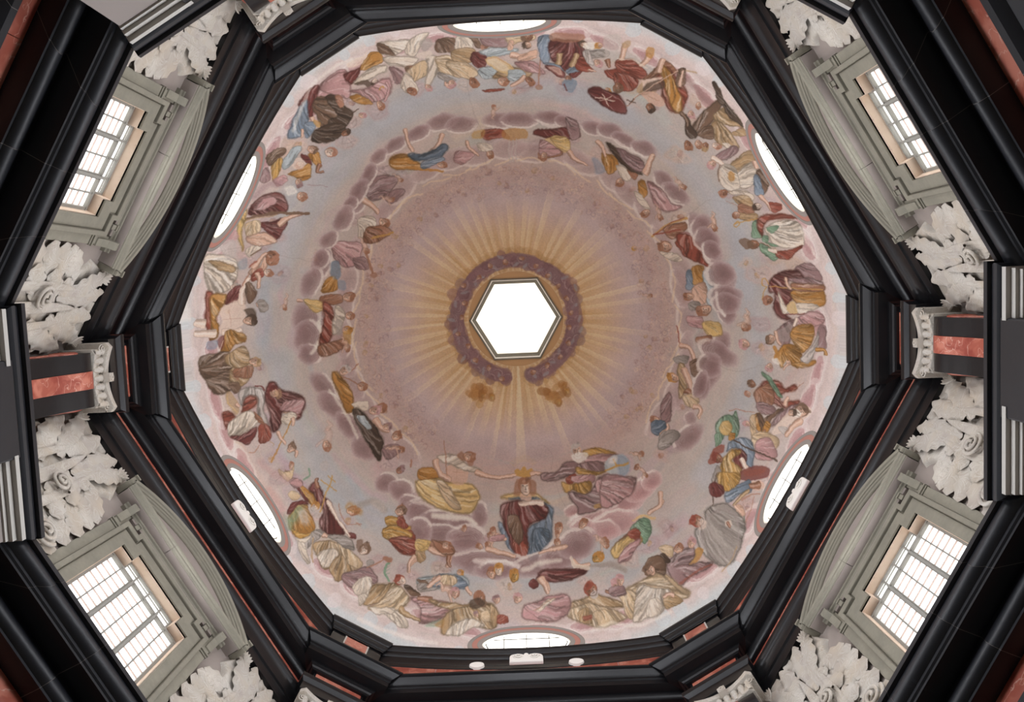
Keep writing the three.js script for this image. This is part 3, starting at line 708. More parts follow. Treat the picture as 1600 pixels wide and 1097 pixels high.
B('fp',0.7,3,[1166,206,1197,215,1206,234,1179,222]);
D('bl',[1217,223,1242,209,1275,222,1251,225,1233,239],-10,5);
D('dr',[1227,231,1268,226,1240,247],-20,4);
D('rd',[1264,172,1290,207,1302,231,1268,226,1248,209],50,6);
F(8.4,5.6,[1286,222,1306,231]);
H(1225,254,16.1,90,'bl','tc');
B('bl',1,1.5,[1208,257,1246,255,1245,278,1234,293,1223,292,1210,280]);
L('dr',3.5,[1211,269,1217,288],0.9);
D('gr',[1289,157,1348,156,1346,179,1298,181],0,6);
H(1277,134,14.0,240,'db','fl',{beard:'wh'});
B('wh',0.8,3,[1284,130,1318,131,1314,147,1290,146]);
H(1321,139,12.6,180,'or','fl');
D('lg',[1272,157,1293,154,1304,204,1280,192],70,5);
H(1319,201,15.4,60,'pk','fl');
B('lg',0.7,3,[1343,113,1391,111,1366,191,1345,198]);
D('rd',[1334,228,1392,221,1405,244,1404,274,1360,258],20,8);
H(1372,289,15.4,60,'br','tc');
H(1343,292,11.9,60,'or','fl');
F(14.0,9.8,[1346,190,1352,213],'tc');
D('dr',[1282,290,1310,280,1341,296,1378,311,1400,367,1365,363,1325,344,1298,317],25,6);
L('w',3.2,[1305,317,1333,322,1363,329],0.9);
L('w',3.2,[1345,344,1333,322,1323,306],0.9);
L('w',2.8,[1315,329,1332,325,1354,311],0.7);
T(990,339,9.1,270,5,0.5);
D('rd',[1375,190,1410,187,1437,202,1466,236,1451,258,1404,243,1377,228],30,12);
D('rd',[1366,232,1411,244,1437,262,1429,288,1408,296,1374,284],30,12);
F(19.6,14.0,[1405,137,1397,164,1386,190]);
F(17.5,12.6,[1476,172,1465,195,1447,210]);
B('tn',0.9,2,[1395,133,1416,126,1419,141,1401,149]);
B('or',0.9,2,[1470,153,1491,157,1482,183,1466,176]);
L('w',4.2,[1375,186,1420,191,1467,217],0.7);
H(1378,284,16.1,90,'br','tc');
D('tc',[1458,255,1506,206,1530,194,1560,223,1531,253,1497,251,1469,258],-40,14);
D('rd',[1497,251,1530,213,1553,242,1586,284,1584,325,1569,359,1534,356,1514,328,1509,287],55,20);
D('or',[1505,213,1529,216,1552,260,1570,326,1569,359,1548,356,1529,320,1517,269],60,14);
D('br',[1564,223,1588,218,1583,266,1558,275],80,6);
F(19.6,15.4,[1517,187,1509,209,1504,232]);
B('fp',0.95,3,[1447,270,1476,258,1511,250,1486,269,1458,277]);
B('db',0.9,3,[1442,307,1468,273,1510,261,1516,287,1481,295,1463,310]);
B('fl',1,2,[1446,307,1477,299,1508,313,1514,339,1496,346,1462,325]);
L('fd',2.1,[1466,314,1500,328],0.6);
B('tn',0.9,2,[1432,296,1451,270,1449,307]);
H(1475,351,17.5,70,'db','tc');
L('fd',3.2,[1399,344,1424,324,1496,269,1564,224]);
L('w',1.8,[1424,322,1496,268,1564,223],0.8);
L('db',2.5,[1400,325,1427,335]);
L('db',2.5,[1406,337,1424,322]);
F(12.6,7.7,[1569,274,1573,252,1581,226]);
L('tn',6.3,[1591,225,1619,229],0.7);
Z('mv',0.5,21.0,[1594,251,1633,307,1674,334]);
H(1622,337,12.6,120,'tc','fl');
H(1600,368,14.0,90,'pk','fl');
D('br',[1602,404,1638,358,1682,318,1695,328,1666,378,1629,417,1597,430],-50,14);
D('tn',[1666,367,1706,338,1740,364,1760,395,1742,397,1700,390,1672,385],40,12);
D('db',[1689,321,1706,316,1730,351,1760,395,1725,373,1702,342],50,6);
D('db',[1667,257,1680,260,1696,302,1706,324,1685,325],60,3);
D('tn',[1658,393,1680,381,1717,414,1740,460,1732,472,1691,464,1664,437],55,14);
D('db',[1582,369,1598,405,1615,436,1597,448,1580,427],60,5);
D('br',[1615,429,1658,397,1664,437,1635,446],-30,8);
F(12.6,8.4,[1569,362,1582,384,1588,405],'br');
H(1585,471,16.8,80,'tc','tc');
H(1617,465,14.0,80,'tc','fl');
H(1638,471,14.0,100,'tn','tc');
H(1673,465,14.0,40,'fd','fp');
D('tn',[1720,418,1759,399,1773,420,1741,427],30,6);
D('w',[1691,453,1712,455,1726,465,1704,470],20,5);
D('mv',[1668,502,1722,461,1739,475,1703,509,1668,512],-40,6);
L('pk',3.5,[1591,310,1587,339,1604,353],0.5);
D('tn',[1717,521,1768,473,1795,474,1787,512,1748,544,1731,542],-40,10);
D('w',[1737,545,1791,508,1789,578,1743,596,1737,567],-45,14);
F(17.3,12.5,[1659,504,1676,514,1693,527],'fp');
D('w',[1679,542,1700,523,1728,531,1740,567,1739,596,1711,609,1687,593,1674,572],50,14);
B('or',0.9,3,[1709,551,1723,554,1726,572,1712,573]);
L('br',4.2,[1682,528,1676,553,1677,582],0.7);
H(1690,620,16.6,150,'fd','tc');
D('w',[1711,613,1756,602,1787,625,1780,637,1742,621,1721,623],20,8);
H(1658,527,15.2,120,'pk','fl');
D('br',[1797,537,1828,534,1838,569,1822,611,1798,621,1788,592],75,8);
D('bl',[1789,552,1807,561,1813,590,1819,615,1791,618,1787,585],75,5);
F(17.3,12.5,[1791,504,1797,529]);
D('tn',[1721,630,1763,624,1780,644,1768,667,1734,647],30,10);
D('tn',[1733,677,1768,674,1796,686,1781,702,1739,701],5,7);
D('tc',[1741,647,1776,659,1782,677,1740,676],20,6);
H(1793,657,14.6,160,'db','fp');
F(15.2,10.4,[1805,620,1825,640,1838,661]);
H(1729,686,13.9,150,'tc','fl');
D('rd',[1832,640,1867,636,1870,658,1845,668],10,7);
L('fd',2.1,[1696,643,1734,655,1782,677],0.7);
L('gd',3.5,[1722,713,1732,707,1737,716,1728,724,1722,715,1795,697,1883,675],0.9);
D('gn',[1776,717,1788,702,1809,707,1808,751,1790,760,1776,753],80,8);
D('rd',[1795,701,1831,676,1883,675,1918,683,1830,698,1811,740,1804,751],20,10);
D('w',[1822,724,1872,695,1921,694,1934,718,1940,766,1898,781,1845,777,1829,753],15,22);
D('gn',[1826,724,1861,714,1854,729,1836,742],-10,4);
D('gn',[1796,777,1834,789,1858,813,1840,827,1806,806],35,8);
D('gn',[1807,766,1828,771,1859,780,1835,782],20,4);
D('rd',[1848,799,1897,788,1933,770,1908,802,1890,822,1862,820],-10,8);
D('gn',[1808,751,1825,750,1825,768,1807,769],0,3);
F(13.9,9.0,[1852,795,1834,796,1824,794],'fp');
H(1779,780,18.0,180,'br','tc');
B('br',1,1.5,[1734,770,1752,760,1772,768,1779,782,1768,794,1754,795]);
L('br',2.8,[1800,773,1828,786]);
K(1616,734,31.2,41.6,30);
K(1632,776,41.6,38.1,45);
K(1645,808,31.2,27.7,50);
T(1658,732,11.8,80,5,0.55);
Z('wh',0.4,8.3,[1928,712,1954,765,1977,807]);
D('mv',[1910,845,1959,826,1987,861,1993,885,1930,876],40,6);
D('dr',[1824,901,1857,871,1906,854,1930,873,1930,891,1891,890,1884,915,1912,917,1908,939,1879,969,1865,984,1875,1001,1892,1014,1864,1012,1837,982,1845,936,1824,933],30,18);
D('or',[1894,929,1929,912,1998,914,1997,964,1932,965,1904,957],5,14);
D('mv',[1888,886,1951,878,1990,886,1993,896,1916,899],10,8);
D('tc',[1895,900,1993,896,1996,914,1912,921],5,6);
D('w',[1907,967,1956,960,1981,969,1928,994,1910,988],10,6);
D('w',[1855,931,1872,969,1882,986,1868,998,1858,974],60,6);
B('yl',0.9,3,[1879,976,1900,960,1910,991,1889,993]);
H(1818,958,17.3,165,'fd','tc');
L('gd',3.5,[1824,912,1880,914,1996,910]);
L('gd',3.1,[1821,905,1814,889,1804,894,1803,911,1814,914,1806,934,1799,959],0.9);
F(9.7,6.9,[1877,884,1884,905,1891,919]);
L('dr',3.1,[1868,999,1914,995,1935,990]);
D('pk',[1910,1012,1956,985,1994,996,1994,1020,1948,1034],10,6);
D('mv',[1842,1058,1867,1029,1906,1013,1909,1037,1891,1072,1884,1093,1862,1098,1849,1082],60,8);
B('gr',0.7,3,[1853,1054,1885,1031,1899,1037,1884,1080,1859,1081]);
F(12.5,9.0,[1910,1009,1906,1023,1902,1034],'fp');
D('or',[1891,1059,1913,1033,1959,1026,1965,1060,1947,1099,1922,1115,1901,1092],40,14);
D('or',[1844,1123,1873,1094,1912,1102,1925,1135,1911,1163,1883,1155,1861,1166,1851,1150],60,18);
D('or',[1890,1154,1929,1145,1968,1135,1964,1146,1929,1158],10,6);
D('lg',[1922,1132,1947,1106,1965,1081,1979,1046,1979,1080,1964,1122,1939,1147],-60,6);
H(1826,1080,16.6,170,'br','fl');
F(12.5,6.9,[1842,1055,1849,1082,1859,1095]);
L('or',10.4,[1838,1103,1844,1123,1841,1137],0.9);
D('mv',[1980,1035,2001,1030,2004,1092,1982,1093],85,5);
F(13.9,10.4,[1972,1104,1996,1102,2000,1119],'or');
H(1879,1155,12.5,150,'lg','fl');
L('gn',4.2,[1798,1187,1826,1198],0.8);
B('wh',0.8,2,[1832,1144,1848,1140,1855,1156,1837,1154]);
F(9.0,6.2,[1879,1155,1868,1172]);
H(1821,1169,13.9,120,'pk','fl');
K(1671,881,38.1,45.0,80);
K(1687,947,27.7,52.0,90);
K(1686,975,31.2,45.0,90);
K(1658,1129,31.2,62.4,115);
K(1629,1168,38.1,38.1,120);
Z('wh',0.6,9.0,[1659,941,1665,983,1685,1014]);
H(1743,1098,18.0,180,'pk','fl');
T(1747,1046,13.9,90,5,0.4);
D('rd',[1776,1246,1794,1217,1820,1206,1852,1207,1869,1230,1898,1217,1905,1230,1862,1244,1858,1267,1916,1260,1908,1274,1858,1284,1815,1267,1779,1276],30,16);
D('tc',[1780,1235,1816,1216,1837,1245,1826,1280,1779,1276],40,8);
H(1762,1219,14.0,200,'br','tc');
H(1753,1252,11.2,180,'fd','fl');
D('gn',[1798,1186,1816,1192,1834,1208,1851,1231,1862,1254,1851,1251,1823,1219],55,6);
L('fd',1.8,[1887,1238,1930,1208]);
F(15.4,10.5,[1872,1276,1876,1263,1883,1255]);
D('br',[1800,1328,1825,1306,1862,1287,1865,1294,1829,1320,1814,1348],-40,6);
D('mv',[1821,1347,1851,1305,1887,1279,1930,1269,1901,1284,1858,1321],-40,8);
B('fp',0.9,2,[1879,1299,1908,1284,1941,1275,1951,1294,1919,1319,1886,1332,1846,1365,1828,1360]);
H(1922,1289,22.4,330,'br','fl',{beard:'wh'});
H(1894,1298,14.0,0,'db','fl');
D('lg',[1847,1349,1861,1341,1886,1359,1872,1370],30,3);
F(17.5,14.0,[1922,1316,1897,1338,1872,1367]);
D('or',[1772,1317,1786,1306,1797,1329,1793,1363,1775,1350],75,8);
D('cr',[1757,1324,1775,1313,1774,1371,1760,1378,1757,1352],80,7);
H(1744,1342,12.6,190,'pk','fl');
D('mv',[1776,1279,1801,1274,1836,1286,1836,1302,1793,1309],20,6);
L('fd',2.5,[1689,1303,1772,1302]);
D('br',[1779,1310,1793,1315,1811,1355,1799,1386,1793,1356],75,5);
D('or',[1807,1331,1822,1340,1810,1368,1792,1383],90,4);
F(7.0,4.9,[1803,1362,1803,1409],'fd');
D('cr',[1760,1375,1793,1363,1836,1373,1850,1392,1813,1435,1770,1432],20,8);
D('pk',[1778,1391,1821,1381,1842,1433,1799,1450,1770,1438],20,5);
D('gn',[1649,1351,1664,1333,1686,1315,1700,1318,1711,1310,1721,1347,1717,1378,1699,1389,1684,1383,1670,1377,1652,1392],70,14);
D('gn',[1645,1378,1677,1377,1659,1405,1644,1416],80,5);
D('yl',[1664,1347,1689,1335,1699,1362,1677,1384,1660,1371],60,6);
D('or',[1688,1376,1710,1371,1706,1392,1688,1396],30,4);
D('bl',[1680,1431,1691,1403,1728,1384,1756,1389,1767,1418,1762,1473,1748,1464,1741,1434,1720,1418,1698,1420],60,12);
D('dr',[1698,1430,1727,1418,1745,1433,1745,1454,1726,1482,1708,1466],60,10);
D('gd',[1676,1445,1702,1423,1727,1425,1698,1457,1726,1479,1726,1495,1711,1534,1682,1546,1661,1530,1650,1500,1661,1476],75,24);
F(19.6,15.4,[1727,1448,1737,1464,1744,1481],'fp');
H(1651,1453,19.6,200,'dr','tc');
B('rd',1,2,[1620,1461,1633,1437,1652,1415,1670,1411,1669,1431,1651,1439,1640,1467,1626,1471]);
L('db',4.9,[1706,1394,1777,1424,1842,1446],0.9);
B('dr',1,2,[1722,1496,1741,1478,1777,1468,1813,1472,1820,1485,1805,1499,1755,1510,1726,1509]);
B('rd',0.6,6,[1741,1484,1798,1477,1798,1487,1748,1497]);
L('lg',2.8,[1729,1512,1776,1511,1809,1501],0.8);
B('fl',0.9,2,[1755,1517,1791,1511,1802,1527,1783,1538,1758,1530]);
D('bl',[1679,1539,1726,1522,1755,1507,1754,1549,1689,1554],30,7);
D('gr',[1632,1515,1647,1477,1661,1493,1657,1520,1660,1547,1639,1542],80,5);
B('dr',0.9,2,[1622,1556,1635,1525,1650,1527,1668,1537,1667,1556]);
F(21.0,15.4,[1551,1249,1565,1259,1568,1283],'tc');
D('cr',[1544,1270,1569,1262,1597,1278,1582,1303,1557,1294],40,7);
F(15.4,8.4,[1575,1300,1600,1306,1594,1326]);
K(1598,1230,21.0,42.0,20);
K(1567,1334,21.0,21.0,0,0.6);
D('gd',[1652,1498,1720,1494,1713,1528,1680,1551,1658,1535],70,12);
L('db',2.8,[1646,1499,1636,1560,1632,1601]);
D('dr',[1622,1537,1641,1526,1669,1534,1669,1558,1647,1573,1626,1564],70,6);
D('bl',[1673,1558,1694,1546,1753,1519,1749,1536,1705,1569,1679,1585],-30,10);
F(21.0,14.0,[1789,1522,1771,1524,1752,1529],'tc');
F(11.9,7.0,[1749,1542,1723,1568,1701,1590],'tn');
L('fd',4.9,[1727,1574,1759,1555,1788,1549],0.7);
L('fd',2.1,[1770,1561,1755,1603,1737,1641]);
D('fl',[1701,1593,1726,1591,1737,1621,1715,1619],60,4);
D('gn',[1733,1621,1737,1641,1733,1652],80,2);
D('gr',[1607,1616,1636,1598,1679,1588,1715,1616,1737,1641,1729,1683,1717,1724,1691,1767,1655,1780,1619,1759,1597,1739,1583,1703,1577,1669,1606,1644],70,26);
B('gr',0.7,5,[1610,1637,1672,1609,1715,1636,1706,1732,1633,1751,1598,1705]);
B('w',0.95,2,[1671,1643,1690,1638,1693,1652,1675,1656]);
F(10.5,7.7,[1679,1643,1686,1659],'fd');
H(1579,1645,22.4,190,'rd','tc',{beard:'lg'});
B('fp',0.6,4,[1581,1648,1606,1644,1606,1664,1588,1669]);
L('tn',4.2,[1707,1715,1688,1761,1662,1796],0.7);
B('or',1,1.5,[1553,1775,1579,1730,1594,1726,1601,1736,1586,1764,1560,1783]);
B('gd',0.7,2,[1561,1765,1583,1737,1590,1740,1572,1768]);
D('mv',[1485,1777,1532,1739,1569,1727,1572,1754,1553,1782,1597,1770,1630,1768,1611,1793,1560,1815,1523,1843,1495,1817],-30,14);
H(1565,1714,16.8,300,'pk','fl');
H(1521,1732,17.5,310,'tc','fl');
D('cr',[1460,1730,1482,1720,1503,1729,1503,1757,1481,1750],10,5);
L('rd',6.3,[1523,1837,1571,1805,1626,1775],0.6);
D('br',[1405,1795,1431,1764,1460,1754,1481,1774,1473,1801,1444,1805,1416,1798],-40,10);
D('db',[1463,1751,1478,1747,1496,1770,1477,1774],60,3);
H(1426,1805,18.9,230,'br','fl');
D('cr',[1346,1857,1390,1838,1444,1808,1480,1811,1516,1837,1545,1872,1324,1872],20,16);
D('pk',[1278,1521,1310,1514,1360,1521,1381,1541,1370,1572,1330,1596,1276,1609],-10,18);
L('dm',3.5,[1288,1545,1313,1538,1338,1552],0.6);
D('gn',[1375,1670,1393,1650,1419,1646,1432,1670,1428,1697,1410,1717,1396,1697,1393,1677],60,8);
D('yl',[1301,1744,1320,1720,1360,1697,1392,1690,1399,1711,1359,1744,1319,1764],-40,16);
D('rd',[1360,1687,1382,1674,1396,1684,1392,1707,1367,1701],20,5);
D('pk',[1326,1777,1337,1744,1367,1717,1396,1704,1373,1751,1344,1774],-50,7);
Z('yl',0.5,7.0,[1375,1650,1412,1636,1444,1643]);
Z('gr',0.5,7.7,[1272,1783,1308,1787,1347,1798]);
H(1317,1843,19.6,250,'pk','fl');
F(17.5,9.1,[1467,1564,1463,1601,1426,1626]);
D('cr',[1322,1859,1355,1856,1398,1830,1449,1810,1485,1827,1517,1853,1550,1875,1521,1879,1489,1850,1452,1844,1402,1840,1369,1860],15,18);
D('w',[1368,1948,1376,1883,1398,1844,1442,1850,1485,1853,1492,1867,1466,1883,1473,1910,1447,1936,1411,1939,1389,1952],85,26);
D('cr',[1326,1862,1376,1863,1379,1896,1368,1942,1353,1935,1340,1902],75,12);
D('tn',[1470,1883,1506,1866,1535,1889,1506,1903,1477,1913],0,8);
D('w',[1415,1930,1423,1890,1455,1883,1466,1910,1440,1936],80,8);
F(14.0,9.1,[1506,1870,1485,1870,1470,1880]);
D('br',[1403,1797,1425,1763,1458,1756,1479,1776,1475,1813,1450,1804,1424,1797],-40,8);
H(1424,1800,21.0,220,'br','fl');
F(13.3,8.4,[1326,1866,1304,1865,1283,1861],'tc');
D('tn',[1155,1903,1178,1884,1225,1876,1246,1867,1322,1889,1336,1909,1275,1904,1224,1892,1195,1904,1166,1929],20,18);
D('cr',[1159,1910,1195,1898,1228,1889,1282,1907,1328,1922,1350,1938,1310,1954,1259,1965,1209,1950,1173,1933],40,26);
D('tn',[1195,1917,1224,1905,1238,1951,1202,1944],70,6);
D('cr',[1245,1922,1282,1914,1321,1951,1266,1962],50,10);
H(1236,1854,23.1,240,'rd','tc',{beard:'lg'});
F(10.5,7.0,[1209,1937,1223,1935,1238,1932],'tc');
B('rd',0.8,2,[1213,1934,1238,1929,1238,1938,1220,1941]);
H(1328,1829,18.9,270,'pk','fl');
D('mv',[1294,1852,1340,1846,1347,1869,1304,1875],0,6);
D('dr',[1064,1815,1086,1796,1133,1791,1183,1796,1219,1797,1212,1807,1168,1822,1118,1824,1082,1819],5,14);
D('dr',[1038,1828,1057,1815,1071,1829,1067,1838,1049,1841],20,4);
F(21.0,11.2,[1075,1812,1088,1836,1099,1862]);
D('pk',[1022,1892,1066,1881,1109,1869,1167,1871,1159,1923,1108,1940,1021,1931],10,14);
D('w',[1058,1906,1095,1882,1124,1876,1101,1895,1065,1913],-20,5);
Z('pk',0.6,10.5,[1021,1918,1065,1913,1130,1922]);
L('fd',2.5,[1051,1906,1080,1894,1124,1873],0.6);
Z('gr',0.6,11.9,[1241,1784,1291,1779,1349,1797]);
H(1259,1758,15.4,330,'or','gd');
T(1285,1722,11.9,30,5,0.5);
Z('wh',0.4,9.1,[1237,1971,1310,1954,1382,1962,1491,1923]);
D('pk',[649,1849,717,1866,775,1875,781,1902,737,1926,679,1930,687,1891],10,14);
D('tn',[501,1863,529,1809,579,1807,608,1809,639,1838,645,1862,605,1866,551,1862],100,20);
D('cr',[551,1862,597,1818,632,1828,647,1856,630,1881,586,1898,536,1887,515,1872],120,22);
D('w',[568,1896,605,1886,622,1894,646,1938,613,1939,589,1915],50,12);
D('w',[522,1872,558,1879,601,1879,586,1898,536,1890],10,8);
F(15.4,9.1,[619,1884,647,1909,679,1920],'tn');
H(623,1800,19.6,220,'rd','fp');
D('db',[636,1821,647,1815,682,1841,657,1843],30,5);
D('br',[643,1829,668,1834,686,1845,657,1846],10,3);
L('gn',5.6,[585,1797,575,1773,578,1753,589,1743],0.9);
L('gn',1.8,[579,1760,592,1754],0.7);
L('gn',1.8,[577,1769,593,1766],0.7);
L('gn',1.8,[577,1778,591,1776],0.7);
L('fd',2.8,[521,1752,571,1737]);
B('tc',0.8,2,[570,1732,583,1726,598,1737,589,1742,579,1737]);
H(516,1694,19.6,330,'br','fl');
D('lg',[492,1751,517,1753,548,1780,544,1793,512,1787],40,6);
D('w',[490,1785,523,1785,529,1806,501,1857,487,1862],90,10);
D('gr',[522,1730,539,1732,539,1745,524,1747],10,3);
D('gr',[680,1814,720,1800,748,1815,740,1831,689,1838],-10,8);
D('bl',[742,1791,778,1793,828,1809,838,1832,798,1837,755,1828,723,1820],15,14);
D('cr',[749,1795,792,1797,806,1814,787,1827,755,1822],80,9);
F(17.5,9.8,[752,1798,727,1810,708,1826]);
D('br',[680,1801,702,1806,712,1816,690,1812],10,3);
H(817,1790,11.9,0,'or','fl');
F(12.6,7.0,[834,1829,841,1845,851,1856]);
T(797,1848,15.4,20,5,0.75);
H(797,1848,16.1,280,'pk','fl');
H(999,1871,15.4,280,'pk','fl');
H(930,1872,14.0,260,'mv','fl');
F(17.5,12.6,[721,1866,689,1858,674,1854],'fd');
D('tn',[717,1863,753,1875,796,1876,821,1884,854,1879,810,1897,760,1891,724,1876],10,14);
D('tn',[747,1959,763,1914,796,1896,854,1885,912,1881,937,1908,928,1949,899,1955,845,1940,794,1961,764,1970],60,26);
D('w',[761,1966,795,1935,838,1924,867,1931,888,1945,845,1953,808,1971,779,1972],-40,18);
D('cr',[882,1906,904,1900,914,1926,900,1935,882,1928],30,7);
D('tn',[912,1887,933,1901,936,1934,917,1949],85,6);
H(878,1866,21.7,230,'tc','tc',{beard:'br'});
B('db',0.95,2.5,[847,1872,876,1866,894,1880,868,1892,847,1888]);
H(864,1912,10.5,260,'mv','fl');
D('rd',[933,1920,962,1918,968,1941,932,1943],5,5);
B('gn',0.6,4,[700,1938,737,1926,755,1927,736,1943]);
B('or',0.5,4,[733,1939,759,1924,751,1946]);
D('rd',[596,1676,639,1673,681,1693,673,1716,647,1725,616,1702],20,10);
D('yl',[685,1687,720,1696,709,1719,687,1717],60,6);
F(17.5,8.4,[672,1740,653,1755,652,1779]);
F(16.1,10.5,[723,1710,751,1728,773,1736]);
D('tc',[728,1686,774,1706,798,1724,787,1743,759,1729],30,6);
F(16.8,7.0,[783,1740,779,1756,786,1770],'tc');
H(777,1706,15.4,10,'tc','fl');
D('tn',[680,1720,708,1729,693,1751,682,1747],70,4);
H(918,1796,17.5,270,'tc','fl');
H(942,1784,17.5,270,'or','fp');
H(992,1804,17.5,270,'or','gd');
Z('wh',0.5,10.5,[485,1902,541,1934,627,1966,735,1991]);
D('dr',[350,1494,369,1473,389,1500,395,1524,412,1540,431,1588,457,1629,446,1644,400,1635,377,1601,389,1561,370,1528],60,24);
F(14.0,8.4,[379,1492,374,1474,373,1460],'tc');
D('or',[279,1565,302,1535,334,1529,347,1562,362,1602,351,1621,304,1630,284,1607],60,14);
B('gn',0.6,8,[282,1569,312,1540,326,1552,296,1581]);
B('lg',0.7,7,[315,1557,336,1557,338,1591,320,1585]);
D('dr',[276,1548,295,1524,327,1523,344,1538,313,1533,287,1553],-20,5);
D('gd',[284,1603,322,1623,358,1615,350,1624,307,1634],-15,5);
D('or',[323,1477,340,1486,363,1520,366,1534,348,1535,332,1505],55,7);
D('dr',[302,1467,316,1479,345,1524,338,1527],60,4);
L('yl',2.8,[313,1462,329,1495,355,1533],0.8);
H(364,1544,15.4,310,'or','fp',{beard:'lg'});
B('lg',0.9,2,[355,1546,375,1556,385,1568,374,1583,361,1561]);
L('gd',3.5,[423,1460,399,1515,379,1563]);
L('gd',3.2,[387,1469,411,1489,431,1509]);
L('gd',2.8,[409,1458,429,1478]);
D('gr',[343,1626,372,1614,386,1629,371,1644,349,1655,337,1667],70,7);
D('w',[303,1644,324,1644,339,1701,328,1713,312,1676],75,7);
L('tn',3.5,[353,1638,346,1712],0.9);
B('gn',0.5,6,[265,1553,282,1576,287,1604,270,1598]);
F(14.0,8.4,[382,1636,399,1642]);
D('w',[296,1636,332,1635,350,1627,328,1648],-20,4);
D('tn',[356,1656,399,1655,433,1674,439,1695,398,1741,373,1730,358,1690],100,20);
D('w',[361,1691,397,1682,432,1694,416,1726,387,1736,370,1720],110,12);
D('tn',[402,1738,439,1702,474,1720,501,1747,472,1761,435,1783,414,1780],80,18);
D('cr',[423,1672,441,1668,475,1699,506,1734,494,1753,466,1739,439,1702],45,14);
D('gr',[399,1642,442,1644,473,1662,482,1694,454,1683,434,1667],20,7);
D('mv',[443,1764,487,1755,523,1749,547,1775,549,1799,520,1803,477,1812,445,1791],20,9);
D('w',[470,1805,507,1778,532,1787,523,1817,483,1832],100,9);
H(513,1694,18.9,330,'br','fp');
B('br',0.9,2,[493,1667,509,1669,500,1702,491,1691]);
L('fd',3.2,[519,1751,577,1734]);
B('tc',0.8,2,[574,1729,595,1727,599,1738,580,1741]);
L('gn',6.3,[587,1799,576,1771,584,1748,591,1746],0.8);
D('dr',[464,1640,485,1646,488,1660,470,1654],30,4);
L('fd',2.5,[440,1548,449,1583,465,1613,508,1618],0.9);
L('fd',2.1,[490,1612,504,1624],0.8);
F(12.6,7.7,[405,1539,437,1599,467,1647],'fp');
H(485,1574,21.0,20,'tc','fl');
B('or',0.5,4,[464,1561,479,1549,510,1573,505,1590]);
Z('gr',0.7,17.5,[507,1559,550,1554,581,1584]);
B('lg',0.7,5,[546,1553,575,1560,580,1588,553,1571]);
H(634,1589,17.5,350,'br','fl');
D('gd',[583,1609,615,1605,632,1627,596,1630],10,6);
D('rd',[618,1622,637,1610,657,1639,635,1644],50,6);
D('gd',[578,1639,618,1636,670,1667,630,1684,580,1666],20,16);
D('rd',[594,1678,634,1668,680,1685,682,1712,646,1726,618,1707],20,16);
D('yl',[680,1688,716,1687,711,1707,682,1716],10,6);
F(14.0,7.0,[674,1732,655,1751,651,1774]);
D('cr',[283,1495,301,1487,318,1507,299,1517],30,3);
Z('pk',0.35,21.0,[223,1475,256,1531,261,1572]);
H(286,1437,14.0,200,'br','fl');
D('mv',[289,1448,324,1460,330,1474,298,1477],20,4);
D('br',[42,1076,120,1077,150,1092,141,1126,118,1157,65,1155],0,14);
D('tn',[130,1079,186,1087,188,1119,169,1140,139,1153,119,1140],60,14);
D('br',[116,1136,148,1137,153,1159,132,1166],20,5);
H(142,1116,10.5,200,'fd','fl');
L('fd',9.1,[143,1102,143,1126],0.7);
D('lg',[150,1162,175,1155,223,1169,229,1197,219,1237,234,1280,223,1285,200,1254,204,1193,169,1182,157,1214,147,1195],60,16);
B('tn',0.9,2,[103,1165,118,1160,137,1191,142,1225,128,1230,109,1190]);
L('yl',2.1,[107,1165,112,1194,135,1228],0.8);
L('wh',1.1,[104,1209,119,1205],0.8);
L('wh',1.1,[107,1217,124,1209],0.7);
F(12.6,8.4,[133,1197,143,1212]);
D('rd',[93,1221,111,1220,141,1242,169,1188,197,1189,200,1210,170,1233,141,1245,109,1251,97,1269,91,1251],-20,14);
D('w',[100,1276,108,1254,149,1233,184,1232,200,1254,188,1276,138,1292,106,1291],-25,16);
D('dr',[109,1294,148,1294,192,1280,187,1300,164,1327,144,1317],-10,10);
D('rd',[199,1281,217,1274,237,1287,239,1314,221,1329,200,1325],60,10);
D('tc',[191,1233,211,1256,217,1277,200,1268],60,4);
D('dr',[239,1150,260,1150,279,1176,334,1204,351,1224,338,1260,323,1278,310,1253,275,1248,270,1281,247,1302,238,1273,237,1232,229,1194],40,28);
D('pk',[272,1241,295,1216,347,1220,331,1259,310,1249],-20,8);
D('w',[274,1261,307,1249,323,1268,294,1288,273,1278],0,6);
H(254,1180,20.3,260,'dr','fl');
B('tn',0.7,2,[258,1184,276,1176,278,1197,263,1205]);
L('dr',4.2,[196,1155,217,1157,227,1169]);
L('or',3.9,[305,1279,270,1332,237,1389]);
F(12.6,8.4,[309,1270,312,1284,308,1293]);
F(10.5,7.0,[258,1303,267,1322,280,1344]);
H(301,1357,16.8,330,'br','fl');
L('tn',3.2,[231,1330,245,1339,241,1345],0.8);
L('fd',3.2,[199,1335,180,1356,163,1353],0.8);
F(11.9,7.0,[314,1369,309,1389]);
H(294,1411,10.5,300,'fd','fl');
D('cr',[255,1419,275,1428,297,1422,305,1412,299,1449,284,1457,264,1440],20,8);
L('gn',5.6,[334,1461,352,1450,350,1426],0.8);
Z('pk',0.4,21.0,[196,1382,237,1423,284,1457]);
D('pk',[291,1465,316,1455,330,1471,319,1478],0,4);
L('gd',2.5,[423,1459,410,1491]);
B('lg',0.6,3,[386,1420,407,1416,409,1441,392,1438]);
T(413,1366,17.5,90,5,0.3);
D('w',[75,713,143,727,169,754,162,801,139,834,106,847,76,831,63,779],40,22);
D('tn',[84,730,128,746,161,771,139,782,102,760],15,9);
H(157,832,15.4,20,'gr','fp');
D('dr',[118,883,138,845,171,829,171,877,142,883],-50,8);
D('rd',[65,836,86,844,80,924,86,983,65,987,59,920],85,10);
